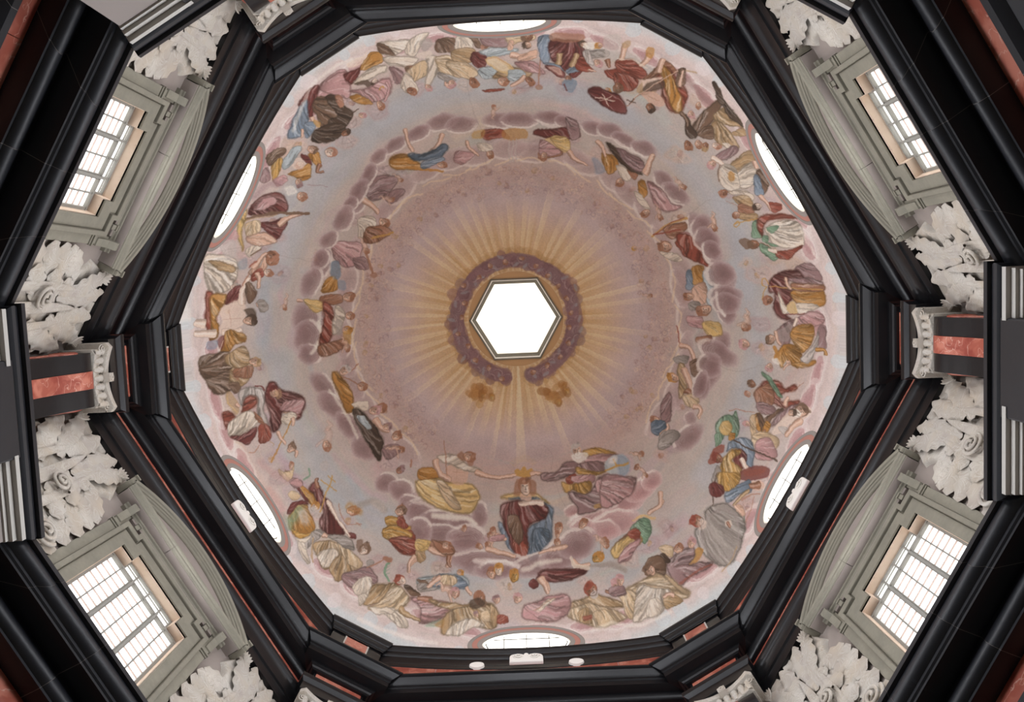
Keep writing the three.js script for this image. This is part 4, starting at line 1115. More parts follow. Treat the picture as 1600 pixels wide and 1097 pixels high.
D('or',[78,850,123,854,118,879,90,926,98,956,90,984,68,987,76,923],85,16);
B('fp',1,3,[106,899,132,885,167,880,186,908,176,954,140,970,101,975,110,936]);
L('fd',1.8,[134,904,133,962],0.5);
L('fd',1.8,[111,933,170,938],0.4);
F(28.0,17.5,[87,972,49,966,21,961],'fp');
F(28.0,19.6,[58,938,37,931,24,925],'fp');
F(24.5,14.0,[173,892,180,845,200,811],'fp');
F(24.5,17.5,[108,976,139,981,167,974],'fp');
L('fd',4.2,[178,830,190,810,239,751],0.9);
H(197,946,21.7,10,'db','fl');
B('db',0.95,2.5,[182,915,200,914,216,931,212,945,192,927]);
D('or',[110,987,129,972,167,985,176,1011,143,1020,121,1038,97,1031],80,16);
B('dr',0.8,2,[89,998,107,986,109,1008,97,1028]);
L('wh',1.8,[106,1000,77,1067],0.9);
B('bl',0.7,3,[57,996,89,998,80,1021,59,1018]);
D('br',[189,824,209,828,221,866,198,892,189,861],80,7);
H(234,905,18.9,40,'gr','fl');
D('gr',[222,888,244,888,252,922,227,922],30,4);
D('fl',[201,793,238,773,253,753,266,763,250,801,227,823],-40,6);
D('rd',[207,805,237,780,249,812,213,821],-30,6);
H(278,765,18.9,20,'tc','tc');
H(263,803,16.1,40,'tc','fp');
F(14.0,9.8,[225,797,234,824,229,849]);
B('bl',0.5,4,[173,754,198,744,196,773,174,777]);
D('br',[32,1045,114,1037,132,1075,124,1092,42,1105],-10,16);
D('tn',[109,1054,149,1032,174,1029,189,1070,174,1088,132,1086],60,14);
H(201,1082,18.9,20,'tn','fl');
D('tc',[138,1094,188,1094,186,1127,137,1120],85,8);
B('bl',0.5,3,[455,801,480,801,484,841,463,846]);
Z('wh',0.6,17.5,[11,723,-1,793,-10,856]);
Z('wh',0.45,14.0,[27,742,3,832,4,910]);
D('dr',[215,597,235,567,263,550,305,546,332,566,336,607,300,616,266,610,232,608],20,22);
D('dr',[250,637,285,636,327,635,321,671,294,700,274,693,262,661],40,16);
D('pk',[233,589,263,561,297,560,303,579,260,594],-30,6);
F(19.6,11.9,[305,650,337,633,380,625]);
L('br',9.1,[142,643,168,625,224,614,301,612,400,628],0.95);
L('tn',2.8,[145,647,171,631,227,620,300,618],0.8);
D('yl',[183,602,212,585,203,613,190,656,189,716,178,676],80,9);
D('cr',[202,632,247,629,249,659,220,676,203,666],80,9);
D('fl',[206,674,255,668,294,707,245,710,211,697],20,7);
B('pk',0.8,3,[145,655,170,644,179,669,157,680]);
D('w',[196,717,221,706,245,714,222,736,205,741],-30,7);
H(277,749,20.3,40,'fd','tc');
F(17.5,12.6,[216,780,235,757,260,739]);
L('br',4.9,[212,735,244,720]);
L('rd',3.2,[205,778,228,756],0.8);
B('lg',0.8,3,[122,680,160,680,167,727,139,736]);
D('or',[344,490,372,484,415,465,412,509,390,520,357,500],-20,10);
H(383,467,16.1,140,'fd','fp');
B('fp',0.8,2,[356,466,375,444,395,443,401,466,376,481]);
D('lb',[330,447,370,406,391,410,367,450,338,471],-50,9);
D('gd',[298,448,327,432,333,444,309,491,295,503],110,10);
D('br',[283,419,333,399,343,409,328,428,291,454],-50,8);
D('dr',[389,431,409,442,421,473,401,456],60,4);
D('mv',[255,481,284,457,288,495,267,506],60,7);
D('or',[410,435,444,437,448,485,428,471],70,7);
F(14.0,8.4,[445,473,437,498,454,500],'tc');
H(424,422,17.5,30,'br','fl');
H(479,438,19.6,20,'fd','fp');
B('wh',0.7,3,[334,536,358,533,367,553,339,556]);
H(376,525,14.0,80,'mv','fl');
H(383,570,17.5,60,'tc','fl');
L('mv',2.1,[403,533,464,550],0.7);
D('pk',[295,500,330,491,342,512,314,522],-20,5);
Z('mv',0.4,21.0,[236,545,280,516,321,516]);
K(594,530,21.0,38.5,30);
K(556,580,24.5,45.5,35);
K(529,614,21.0,24.5,30);
K(506,662,28.0,42.0,30);
K(456,724,31.5,24.5,-30);
K(428,783,24.5,31.5,20);
{ // plaster: a lighter ground, fine grain and a few hairline cracks
  for (const [d, r0, r1] of [[12, 620, 900], [78, 400, 640], [200, 500, 980], [262, 480, 820], [330, 560, 900]]) { const p = []; for (let k = 0; k < 7; k++) { const r = r0 + (r1 - r0) * k / 6, a = (d + rnd(-2, 2)) * D2R; p.push(1024 + r * Math.cos(a), 1024 + r * Math.sin(a)); } L('#6d5a58', 1.2, p, 0.3); }
  const im = fx.getImageData(0, 0, FS, FS), d = im.data, row = new Float32Array(FS * 4);
  for (let y = 0; y < FS; y++) { const o = y * FS * 4; for (let i = 0; i < FS * 4; i++) row[i] = d[o + i]; for (let i = 8; i < FS * 4 - 8; i++) d[o + i] = (row[i - 8] + 4 * row[i - 4] + 6 * row[i] + 4 * row[i + 4] + row[i + 8]) / 16; }
  for (let x = 0; x < FS * 4; x++) { for (let y = 0; y < FS; y++) row[y] = d[y * FS * 4 + x]; for (let y = 2; y < FS - 2; y++) d[y * FS * 4 + x] = (row[y - 2] + 4 * row[y - 1] + 6 * row[y] + 4 * row[y + 1] + row[y + 2]) / 16; }
  const src = new Uint8ClampedArray(d);
  for (let y = 0, o = 0; y < FS; y++) for (let x = 0; x < FS; x++, o += 4) {
    // the brush wanders a little
    const wob = 7 * smooth(420, 560, Math.hypot(x - 1024, y - 1024)), wx = (noise(x / 6, y / 6, 4096, 5) - 0.5) * 2.6 + (noise(x / 26, y / 26, 4096, 6) - 0.5) * wob, wy = (noise(x / 6, y / 6, 4096, 7) - 0.5) * 2.6 + (noise(x / 26, y / 26, 4096, 8) - 0.5) * wob;
    const so = (clamp(Math.round(y + wy), 0, FS - 1) * FS + clamp(Math.round(x + wx), 0, FS - 1)) * 4;
    const g = 1 + (noise(x / 3, y / 3, 4096, 91) - 0.5) * 0.16 + (noise(x / 40, y / 40, 4096, 17) - 0.5) * 0.12, l = 0.3 * src[so] + 0.55 * src[so + 1] + 0.15 * src[so + 2];
    for (let k = 0; k < 3; k++) { const t = l + (src[so + k] - l) * FSAT, v = Math.pow(Math.max(0, t + FTINT[k]) / 255, 2.2) * FGAIN * g; d[o + k] = 255 * Math.pow(v / Math.pow(1 + Math.pow(v, 6), 1 / 6), 1 / 2.2); }
  }
  fx.putImageData(im, 0, 0);
}
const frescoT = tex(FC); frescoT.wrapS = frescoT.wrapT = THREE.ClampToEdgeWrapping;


{
  const N = 288, hs = [];
  for (let h = 16.3; h < 17.5; h += 0.06) hs.push(h);
  for (let i = 0; i <= 60; i++) { const u = 0.081 + (0.964 - 0.081) * Math.sin(i / 60 * Math.PI / 2); hs.push(16.4 + DOME.H * u); }
  hs[hs.length - 1] = DOME.top;
  const pos = [], uv = [], idx = [], inside = [];
  hs.forEach((h) => { for (let j = 0; j <= N; j++) {
    const th = j / N * 2 * Math.PI, rel = ((th / D2R - 30) % 60 + 60) % 60, phi = (rel > 30 ? rel - 60 : rel) * D2R;
    let hh = h, tt = th, r = domeR(th, h), s = r * Math.tan(phi) / Math.sqrt(1 + Math.tan(phi) ** 2), e = Math.hypot(s / OC.w, (h - OC.h) / OC.v);
    if (e > 0.86 && e < 1.14) { hh = OC.h + (h - OC.h) / e; const s2 = s / e; tt = th + (s2 - s) / r; r = domeR(tt, hh); e = 1.0001; }
    inside.push(e < 1);
    pos.push(r * Math.cos(tt), hh + EYE, r * Math.sin(tt));
    const lay = r / hh / QM * 0.5; uv.push(0.5 + lay * Math.cos(tt), 0.5 + lay * Math.sin(tt));
  } });
  const W = N + 1;
  for (let i = 0; i + 1 < hs.length; i++) for (let j = 0; j < N; j++) {
    const a = i * W + j, b = a + 1, c = a + W, d = c + 1;
    if (inside[a] || inside[b] || inside[c] || inside[d]) continue;
    const mid = (x, y) => { const dh = (pos[x * 3 + 1] + pos[y * 3 + 1]) / 2 - EYE - OC.h; return dh; };
    idx.push(a, c, b, b, c, d);
  }
  const g = new THREE.BufferGeometry();
  g.setAttribute('position', new THREE.Float32BufferAttribute(pos, 3));
  g.setAttribute('uv', new THREE.Float32BufferAttribute(uv, 2));
  g.setIndex(idx); g.computeVertexNormals();
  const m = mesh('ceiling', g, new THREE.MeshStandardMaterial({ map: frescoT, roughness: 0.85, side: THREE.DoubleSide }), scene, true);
  tag(m, 'tall painted dome with a heavenly crowd on clouds and golden rays around the lantern', null, null, 'structure');
  // outer shell, so that the dome has thickness
  const rings = [];
  for (let i = 0; i <= 40; i++) { const u = 0.97 * i / 40, h = 17.3 + (DOME.H) * u, ring = []; for (let j = 0; j < 72; j++) { const th = j / 72 * 2 * Math.PI, r = (DOME.a0 + 0.9) * Math.sqrt(1 - u * u); ring.push([r * Math.cos(th), h + EYE, r * Math.sin(th)]); } rings.push(ring); }
  mesh('shell', [loft(rings, 0.6, true)], M.taupe, m).userData.label = 'outer masonry shell of the dome';
}

// ------------------------------------------------------------------ mouldings that run round the hexagon
// spec: a side apothem at p = 0, e corner front, w corner half width, sag bow of the sides
function plan(spec, p, side, u) {                  // point at u (0..1) along a side, between the two corner projections
  const a = spec.a - p, w = spec.w + p, t30 = Math.tan(30 * D2R);
  // the corner return at t = w meets the side line: along the side measured from the corner vertex
  const end = (a - (spec.sag ?? 0) * 7) * t30 - w / Math.cos(30 * D2R) + 0;
  const s = -end + 2 * end * u;
  return [s, a - (spec.sag ?? 0) * s * s];
}
function sideStrip(spec, prof, deg, u0 = 0, u1 = 1, n = 1, crease = 0.6) {
  const f = frame(deg);
  return loft(prof.map(([p, h]) => Array.from({ length: n + 1 }, (_, i) => { const [s, a] = plan(spec, p, deg, u0 + (u1 - u0) * i / n); return at(f, s, h, a); })), crease);
}
function cornerStrip(spec, prof, deg, crease = 0.6) {
  const f = frame(deg), c30 = Math.cos(30 * D2R);
  return loft(prof.map(([p, h]) => {
    const e = spec.e - p, w = spec.w + p, [s, a] = plan(spec, p, 0, 1), back = Math.max(e + 0.002, (a - 0.5 * w) / c30 + 0.001);
    return [at(f, -w, h, back), at(f, -w, h, e), at(f, w, h, e), at(f, w, h, back)];
  }), 0.3);
}
const q = (...pts) => pts;
// ---- upper entablature of the drum
const UP = { a: 6.05, e: 6.368, w: 0.414 };
const upArch = q([-0.02, 12.56], [0.12, 12.56], [0.12, 12.78], [0.15, 12.795], [0.15, 13.02], [0.17, 13.05], [0.2, 13.09], [0.21, 13.13], [0.21, 13.18], [0.04, 13.185]);
const upFrieze = q([0.05, 13.18], [0.05, 13.57]);
const upCornice = q([0.04, 13.56], [0.1, 13.565], [0.13, 13.58], [0.15, 13.61], [0.19, 13.63], [0.19, 13.67], [0.34, 13.69], [0.34, 13.83], [0.36, 13.845], [0.36, 13.91], [0.38, 13.925], [0.4, 13.95], [0.44, 13.99], [0.46, 14.015], [0.48, 14.02], [0.5, 14.03], [0.5, 14.07], [-0.6, 14.12]);
// ---- attic below the dome
const AT = { a: 6.34, e: 6.69, w: 0.53, sag: 0.022 };
const atBody = q([0.0, 14.1], [0.0, 14.3]);
const atBand = q([0.0, 14.3], [0.0, 15.76]);
const atCornice = q([0.0, 15.74], [0.015, 15.75], [0.015, 15.88], [0.022, 15.89], [0.022, 16.04], [0.03, 16.06], [0.03, 16.12], [0.055, 16.14], [0.08, 16.19], [0.08, 16.25], [0.1, 16.27], [0.13, 16.33], [0.14, 16.35], [0.14, 16.4], [-0.3, 16.42]);
// ---- lower entablature over the nave
const LO = { a: 5.3, e: 5.253, w: 0.44 };
const loCornice = q([0.1, 7.36], [0.3, 7.36], [0.3, 7.39], [0.33, 7.4], [0.36, 7.43], [0.375, 7.48], [0.36, 7.53], [0.35, 7.55], [0.35, 7.6], [0.58, 7.6], [0.58, 7.63], [0.6, 7.645], [0.6, 7.68], [0.625, 7.69], [0.65, 7.71], [0.675, 7.745], [0.68, 7.79], [0.67, 7.83], [0.66, 7.85], [0.7, 7.86], [0.7, 7.92], [0.66, 7.96], [-0.76, 8.0]);
const loFrieze = q([0.1, 7.06], [0.1, 7.37]);
const loArch = q([0.0, 6.3], [0.05, 6.3], [0.05, 6.6], [0.08, 6.61], [0.08, 6.9], [0.12, 6.93], [0.16, 6.97], [0.16, 7.06], [0.09, 7.065]);
let trim = 0;
for (const [side, deg] of Object.entries(SIDE)) {
  const place = side.replace('_', ' ');
  { const g = new THREE.Group(); g.name = 'trim_' + ++trim; scene.add(g); tag(g, 'black marble entablature with a thin red frieze above the ' + place + ' wall of the drum', null, null, 'structure');
    mesh('architrave', [sideStrip(UP, upArch, deg)], M.blackDull, g);
    const cuts = [0, rnd(0.2, 0.3), rnd(0.45, 0.55), rnd(0.7, 0.8), 1];
    for (let i = 0; i < 4; i++) mesh('panel', [sideStrip(UP, upFrieze, deg, cuts[i] + (i ? 0.0012 : 0), cuts[i + 1], 1)], M.red, g);
    mesh('cornice', [sideStrip(UP, upCornice, deg)], M.blackDull, g); }
  { const g = new THREE.Group(); g.name = 'trim_' + ++trim; scene.add(g); tag(g, 'black attic moulding with red marble band at the foot of the dome, ' + place + ' side', null, null, 'structure');
    mesh('plinth', [sideStrip(AT, atBody, deg, 0, 1, 10)], M.blackDull, g);
    for (let i = 0; i < 5; i++) mesh('panel', [sideStrip(AT, atBand, deg, i / 5 + (i ? 0.001 : 0), (i + 1) / 5, 3)], M.red, g);
    mesh('cornice', [sideStrip(AT, atCornice, deg, 0, 1, 12)], M.blackDull, g); }
  { const g = new THREE.Group(); g.name = 'trim_' + ++trim; scene.add(g); tag(g, 'lower black marble cornice with red frieze under the ' + place + ' wall', null, null, 'structure');
    const blocks = (name, prof, mat, n) => { for (let i = 0; i < n; i++) { const j = i ? i / n + rnd(-0.06, 0.06) : 0; cutsL.push(j); } cutsL.push(1); for (let i = 0; i < n; i++) mesh(name, [sideStrip(LO, prof, deg, cutsL[i] + (i ? 0.0012 : 0), cutsL[i + 1])], mat, g); if (mat === M.black) for (let i = 1; i < n; i++) mesh('mortar_joint', [sideStrip(LO, prof.map(([p, h]) => [p - 0.0015, h]), deg, cutsL[i] - 0.0004, cutsL[i] + 0.0016)], M.mortar, g); cutsL.length = 0; };
    const cutsL = [];
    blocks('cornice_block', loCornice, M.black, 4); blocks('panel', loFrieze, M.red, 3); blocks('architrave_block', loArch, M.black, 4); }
}
for (const [c, deg] of Object.entries(CORNER)) {
  const place = c.replace('_', ' '), f = frame(deg);
  { const g = new THREE.Group(); g.name = 'trim_' + ++trim; scene.add(g); tag(g, 'projecting black entablature block with red frieze panel over the ' + place + ' corner bracket', null, null, 'structure');
    mesh('architrave', [cornerStrip(UP, upArch, deg)], M.blackDull, g);
    mesh('frieze', [cornerStrip(UP, upFrieze, deg)], M.blackDull, g);
    const e = UP.e - 0.05 - 0.006, w = 0.42;
    mesh('panel', [loft([[at(f, -w, 13.2, e), at(f, w, 13.2, e)], [at(f, -w, 13.56, e), at(f, w, 13.56, e)]], 0)], M.red, g);
    mesh('cornice', [cornerStrip(UP, upCornice, deg)], M.blackDull, g); }
  { const g = new THREE.Group(); g.name = 'trim_' + ++trim; scene.add(g); tag(g, 'small black attic block with a red inset panel above the ' + place + ' corner', null, null, 'structure');
    mesh('body', [cornerStrip(AT, q([0, 14.1], [0, 16.08]), deg)], M.blackDull, g);
    const e = AT.e - 0.012, w = 0.24;
    mesh('panel', [loft([[at(f, -w, 14.6, e), at(f, w, 14.6, e)], [at(f, -w, 16.03, e), at(f, w, 16.03, e)]], 0)], M.red, g);
    for (const s of [-1, 1]) mesh('fillet', [loft([[at(f, s * w - 0.015, 14.6, e - 0.008), at(f, s * w + 0.015, 14.6, e - 0.008)], [at(f, s * w - 0.015, 16.03, e - 0.008), at(f, s * w + 0.015, 16.03, e - 0.008)]], 0)], M.white, g);
    mesh('cornice', [cornerStrip(AT, q([0, 16.06], ...atCornice.slice(5)), deg)], M.blackDull, g); }
  { const g = new THREE.Group(); g.name = 'trim_' + ++trim; scene.add(g); tag(g, 'lower black cornice breaking forward over the ' + place + ' pier', null, null, 'structure');
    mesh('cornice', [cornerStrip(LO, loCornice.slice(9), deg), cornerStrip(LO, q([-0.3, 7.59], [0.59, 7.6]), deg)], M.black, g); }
}
// ------------------------------------------------------------------ drum walls, windows
const AW = 6.05, WIN = { w: 0.8, bot: 9.3, low: 11.55, notch: 0.545, high: 11.76 };
const opening = (d = 0) => [[-WIN.w - d, WIN.bot - d], [WIN.w + d, WIN.bot - d], [WIN.w + d, WIN.low + d], [WIN.notch + d, WIN.low + d], [WIN.notch + d, WIN.high + d], [-WIN.notch - d, WIN.high + d], [-WIN.notch - d, WIN.low + d], [-WIN.w - d, WIN.low + d]];
const onSide = (name, deg, h0) => { const f = frame(deg); const g = group(name, at(f, 0, h0, AW), f.turn); return g; };
const H0 = 8.0;
const rel = (pts, h = H0) => pts.map(([x, y]) => [x, y - h]);
for (const [side, deg] of Object.entries(SIDE)) {
  const place = side.replace('_', ' '), f = frame(deg), hw = AW * Math.tan(30 * D2R);
  const w = group('wall_' + side, at(f, 0, H0, AW), f.turn); w.name = 'wall_' + side;
  tag(w, place + ' wall of the drum, taupe plaster around a tall window', null, null, 'structure');
  mesh('masonry', [extrude(rel([[-hw - 0.35, H0 - 0.3], [hw + 0.35, H0 - 0.3], [hw + 0.35, 14.2], [-hw - 0.35, 14.2]]), -0.6, 0, [rel(opening()).reverse()])], M.taupe, w);
  mesh('reveal', [extrude(rel(opening(0.02)), -0.5, 0.0, [rel(opening(-0.012)).reverse()])], M.warm, w);
}
let win = 0;
function drumWindow(side) {
  const deg = SIDE[side], f = frame(deg), g = group('window_' + ++win, at(f, 0, H0, AW), f.turn); g.name = 'window_' + win;
  tag(g, 'tall barred window in the ' + side.replace('_', ' ') + ' wall of the drum, grey frame with three lights', null, null, 'structure');
  const zf = -0.155, B = WIN.bot - H0, T = 11.5 - H0, W = 0.79;
  // frame: stiles, mullions, head and sill rails
  for (const x of [-W + 0.02, W - 0.02]) mesh('stile', [box(0.05, T - B, 0.07, x, (T + B) / 2, zf)], M.wood, g);
  for (const x of [-0.285, 0.285]) mesh('mullion', [box(0.075, T - B, 0.07, x, (T + B) / 2, zf), box(0.03, T - B, 0.05, x, (T + B) / 2, zf + 0.045)], M.wood, g);
  mesh('head_rail', [box(2 * W, 0.05, 0.06, 0, T, zf), box(2 * W, 0.02, 0.03, 0, T - 0.03, zf + 0.03)], M.wood, g);
  mesh('sill_rail', [box(2 * W, 0.09, 0.1, 0, B + 0.045, zf)], M.wood, g);
  for (const x of [-0.535, 0, 0.535]) mesh('glazing_bar', [box(0.022, T - B, 0.035, x, (T + B) / 2, zf + 0.01)], M.wood, g);
  const rows = Math.round((T - B) / 0.153), dy = (T - B) / rows;
  const cols = [-0.77, -0.535, -0.285, 0, 0.285, 0.535, 0.77];
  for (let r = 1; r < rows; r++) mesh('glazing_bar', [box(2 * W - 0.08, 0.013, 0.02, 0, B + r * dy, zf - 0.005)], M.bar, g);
  const pg = new Map();
  for (let r = 0; r < rows; r++) for (let c = 0; c < 6; c++) {
    const w = cols[c + 1] - cols[c], key = w.toFixed(3);
    if (!pg.has(key)) pg.set(key, uvBox(clean(box(w - 0.006, dy - 0.006, 0.006))));
    const p = mesh('pane', pg.get(key), M.pane, g, true); p.position.set((cols[c] + cols[c + 1]) / 2, B + (r + 0.5) * dy, zf - 0.02);
  }
  // the small raised light above the head rail
  const t0 = T + 0.03, t1 = WIN.high - H0 - 0.005, n = WIN.notch;
  mesh('transom_frame', [box(2 * n, 0.03, 0.05, 0, t1 - 0.015, zf), box(0.04, t1 - t0, 0.05, -n + 0.02, (t0 + t1) / 2, zf), box(0.04, t1 - t0, 0.05, n - 0.02, (t0 + t1) / 2, zf), box(2 * n, 0.012, 0.02, 0, (t0 + t1) / 2 + 0.02, zf)], M.wood, g);
  for (const x of [-0.285, 0, 0.285]) mesh('glazing_bar', [box(0.028, t1 - t0, 0.04, x, (t0 + t1) / 2, zf)], M.wood, g);
  for (const x of [-0.41, -0.1425, 0.1425, 0.41]) mesh('pane', [box(0.26, t1 - t0, 0.006, x, (t0 + t1) / 2, zf - 0.02)], M.pane, g);
  mesh('window_sill', [extrude([[-0.5, 0], [0.02, 0], [0.05, 0.03], [0.05, 0.07], [-0.5, 0.1]], -W, W).rotateY(-Math.PI / 2).translate(0, B - 0.1, 0)], M.stone, g);
  daylight(2 * W, T - B, at(f, 0, (T + B) / 2 + H0, AW - 0.1), at(f, 0, (T + B) / 2 + H0, 0), GLOW.drum, 0xf2f6ff);
}
['upper_left', 'upper_right', 'lower_left', 'lower_right', 'top', 'bottom'].forEach(drumWindow);

// ---- stone surrounds with segmental pediments
function surround(side, label) {
  const deg = SIDE[side], f = frame(deg), g = group('window_surround', at(f, 0, H0, AW), f.turn);
  tag(g, label, 'window surround', 'stone window surrounds of the drum');
  const B = WIN.bot, ear = (x, lo, xi, hi) => [[-x, B - 0.1], [x, B - 0.1], [x, lo], [xi, lo], [xi, hi], [-xi, hi], [-xi, lo], [-x, lo]];
  const O = (x, lo, xi, hi) => ear(x, lo, xi, hi);
  const hole = opening(0.0);
  // moulded architrave: three fasciae stepping out
  for (const [x, lo, xi, hi, z0, z1] of [[0.97, 11.8, 0.7, 11.95, 0, 0.05], [1.03, 11.9, 0.76, 12.02, 0, 0.03]]) mesh('architrave', [extrude(rel(O(x, lo, xi, hi)), z0, z1, [rel(hole).reverse()], 0.006)], M.stone, g);
  { // outer raised rim of the architrave
    const o = O(1.06, 11.94, 0.8, 12.06), i = O(0.985, 11.83, 0.72, 11.97);
    i[0][1] = i[1][1] = B - 0.05; o[0][1] = o[1][1] = B - 0.12;
    mesh('architrave_rim', [extrude(rel(o), 0, 0.085, [rel(i).reverse()], 0.012)], M.stone, g);
  }
  for (const s of [-1, 1]) {                        // outer strips, and the stepped brackets that carry the pediment
    mesh('strip', [extrude(rel([[s * 1.06, B - 0.3], [s * 1.21, B - 0.3], [s * 1.21, 11.6], [s * 1.06, 11.6]].sort(() => 0)), 0, 0.05, [], 0.008)], M.stone, g);
    mesh('strip_capital', [box(0.16, 0.03, 0.065, s * 1.135, 11.615 - H0, 0.032), box(0.18, 0.03, 0.085, s * 1.135, 11.65 - H0, 0.042), box(0.13, 0.42, 0.05, s * 1.13, 11.88 - H0, 0.025)], M.stone, g);
    mesh('bracket', [extrude([[0, 11.76 - H0], [0.07, 11.78 - H0], [0.08, 11.9 - H0], [0.11, 12.02 - H0], [0.19, 12.1 - H0], [0.19, 12.17 - H0], [0, 12.18 - H0]], -0.06, 0.06, [], 0.006).rotateY(-Math.PI / 2).translate(s * 1.16, 0, 0)], M.stone, g);
    mesh('ear_block', [box(0.07, 0.12, 0.09, s * 0.9, 12.02 - H0, 0.045), box(0.09, 0.03, 0.11, s * 0.9, 12.08 - H0, 0.055)], M.stone, g);
  }
  // plain lintel frieze, cut in three stones
  for (const [x0, x1] of [[-1.05, -0.378], [-0.372, 0.36], [0.366, 1.05]]) mesh('lintel_stone', [extrude(rel([[x0, 12.06], [x1, 12.06], [x1, 12.2], [x0, 12.2]]), 0, 0.06, [], 0.004)], M.taupe, g);
  // horizontal cornice of the pediment, in two pieces at the crack
  const prof = [[0.2, 12.2], [0.235, 12.2], [0.245, 12.215], [0.27, 12.22], [0.275, 12.245], [0.3, 12.25], [0.31, 12.27], [0.31, 12.285], [0.2, 12.29]];
  for (const [x0, x1] of [[-1.47, 0.352], [0.36, 1.47]]) mesh('soffit_stone', [extrude([[0, 12.19 - H0], [0.215, 12.19 - H0], [0.215, 12.28 - H0], [0, 12.28 - H0]], x0, x1, [], 0.003).rotateY(-Math.PI / 2)], M.taupe, g);
  mesh('bed_moulding', [extrude([[0, 12.1 - H0], [0.06, 12.11 - H0], [0.075, 12.14 - H0], [0.1, 12.15 - H0], [0.1, 12.2 - H0], [0, 12.2 - H0]], -1.3, 1.3).rotateY(-Math.PI / 2)], M.stone, g);
  const run = (x0, x1) => extrude(rel(prof), x0, x1).rotateY(-Math.PI / 2);
  mesh('pediment_cornice', [run(-1.48, 0.355)], M.stone, g); mesh('pediment_cornice', [run(0.36, 1.48)], M.stone, g);
  // segmental arch: profile swept along the arc
  const half = 1.5, rise = 0.51, R = (half * half + rise * rise) / (2 * rise), cy = 12.3 + rise - R, A = Math.asin(half / R);
  const aprof = [[-0.13, 0], [-0.13, 0.22], [-0.12, 0.235], [-0.1, 0.24], [-0.09, 0.262], [-0.065, 0.267], [-0.06, 0.285], [-0.03, 0.292], [-0.018, 0.315], [0.005, 0.325], [0.03, 0.325], [0.03, 0]];
  const rings = []; for (let i = 0; i <= 36; i++) { const t = -A + 2 * A * i / 36; rings.push(aprof.map(([dr, z]) => [(R + dr) * Math.sin(t), cy + (R + dr) * Math.cos(t) - H0, z])); }
  mesh('pediment_arch', [loft(rings, 0.5, true)], M.stone, g);
  const tym = [[-1.4, 12.28], [1.4, 12.28]]; for (let i = 0; i <= 20; i++) { const t = A * 0.99 * (1 - i / 10); tym.push([(R - 0.03) * Math.sin(t), Math.max(12.281, cy + (R - 0.03) * Math.cos(t))]); }
  mesh('tympanum', [extrude(rel(tym), 0, 0.2)], M.taupe, g);
  for (const s of [-1, 1]) mesh('pediment_return', [box(0.08, 0.15, 0.3, s * 1.53, 12.33 - H0, 0.15), box(0.1, 0.035, 0.335, s * 1.53, 12.4 - H0, 0.167), box(0.09, 0.03, 0.26, s * 1.53, 12.25 - H0, 0.13)], M.stone, g);
  return g;
}
surround('upper_left', 'grey stone window surround with curved pediment on the upper left drum wall');
surround('lower_left', 'grey stone window surround with curved pediment on the lower left drum wall');
surround('upper_right', 'grey stone window surround with curved pediment on the upper right drum wall');
surround('lower_right', 'grey stone window surround with curved pediment on the lower right drum wall');

// ------------------------------------------------------------------ stucco foliage beside the windows
function leaf(x0, y0, x1, y1, x2, y2, wid, o = {}) {   // a domed, lobed acanthus leaf along a bent spine
  const nt = o.nt ?? 22, nd = 8, lobes = o.lobes ?? 5, hgt = o.h ?? 0.08, zb = o.z ?? 0, deep = o.deep ?? 0.3, curl = o.curl ?? 0, rings = [];
  for (let i = 0; i <= nt; i++) {
    const t = i / nt, a = (1 - t) ** 2, b = 2 * t * (1 - t), c = t * t;
    const px = a * x0 + b * x1 + c * x2, py = a * y0 + b * y1 + c * y2;
    let dx = 2 * (1 - t) * (x1 - x0) + 2 * t * (x2 - x1), dy = 2 * (1 - t) * (y1 - y0) + 2 * t * (y2 - y1); const l = Math.hypot(dx, dy) || 1; dx /= l; dy /= l;
    const env = Math.pow(Math.sin(Math.PI * Math.min(1, (t * 0.93 + 0.07))), 0.6) * wid, saw = 1 - deep * ((t * lobes) % 1) * (lobes > 0 ? 1 : 0);
    const ring = [];
    for (let j = 0; j <= nd; j++) {
      const d = j / nd * 2 - 1, w = env * (Math.abs(d) > 0.55 ? saw : 1) * d, sweep = lobes ? Math.abs(d) * env * 0.35 : 0;
      const z = zb + hgt * (Math.sqrt(Math.max(0, 1 - d * d * 0.98)) - 0.28 * Math.exp(-d * d * 60)) * (0.35 + 0.65 * Math.sin(Math.PI * Math.min(1, t * 0.9 + 0.1))) + curl * t * t + (lobes ? 0.012 * Math.cos(2 * Math.PI * t * lobes) * Math.abs(d) : 0);
      ring.push([px - dy * w + dx * sweep, py + dx * w + dy * sweep, z]);
    }
    rings.push(ring);
  }
  return loft(rings, 1.2);
}
function volute(cx, cy, r, dir, z = 0.03) {
  const pts = []; for (let i = 0; i <= 40; i++) { const t = i / 40, a = dir * t * 4.4 * Math.PI, rr = r * (1 - 0.86 * t); pts.push(new THREE.Vector3(cx + rr * Math.cos(a), cy + rr * Math.sin(a), z + 0.04 * t)); }
  return new THREE.TubeGeometry(new THREE.CatmullRomCurve3(pts), 60, r * 0.14, 6);
}
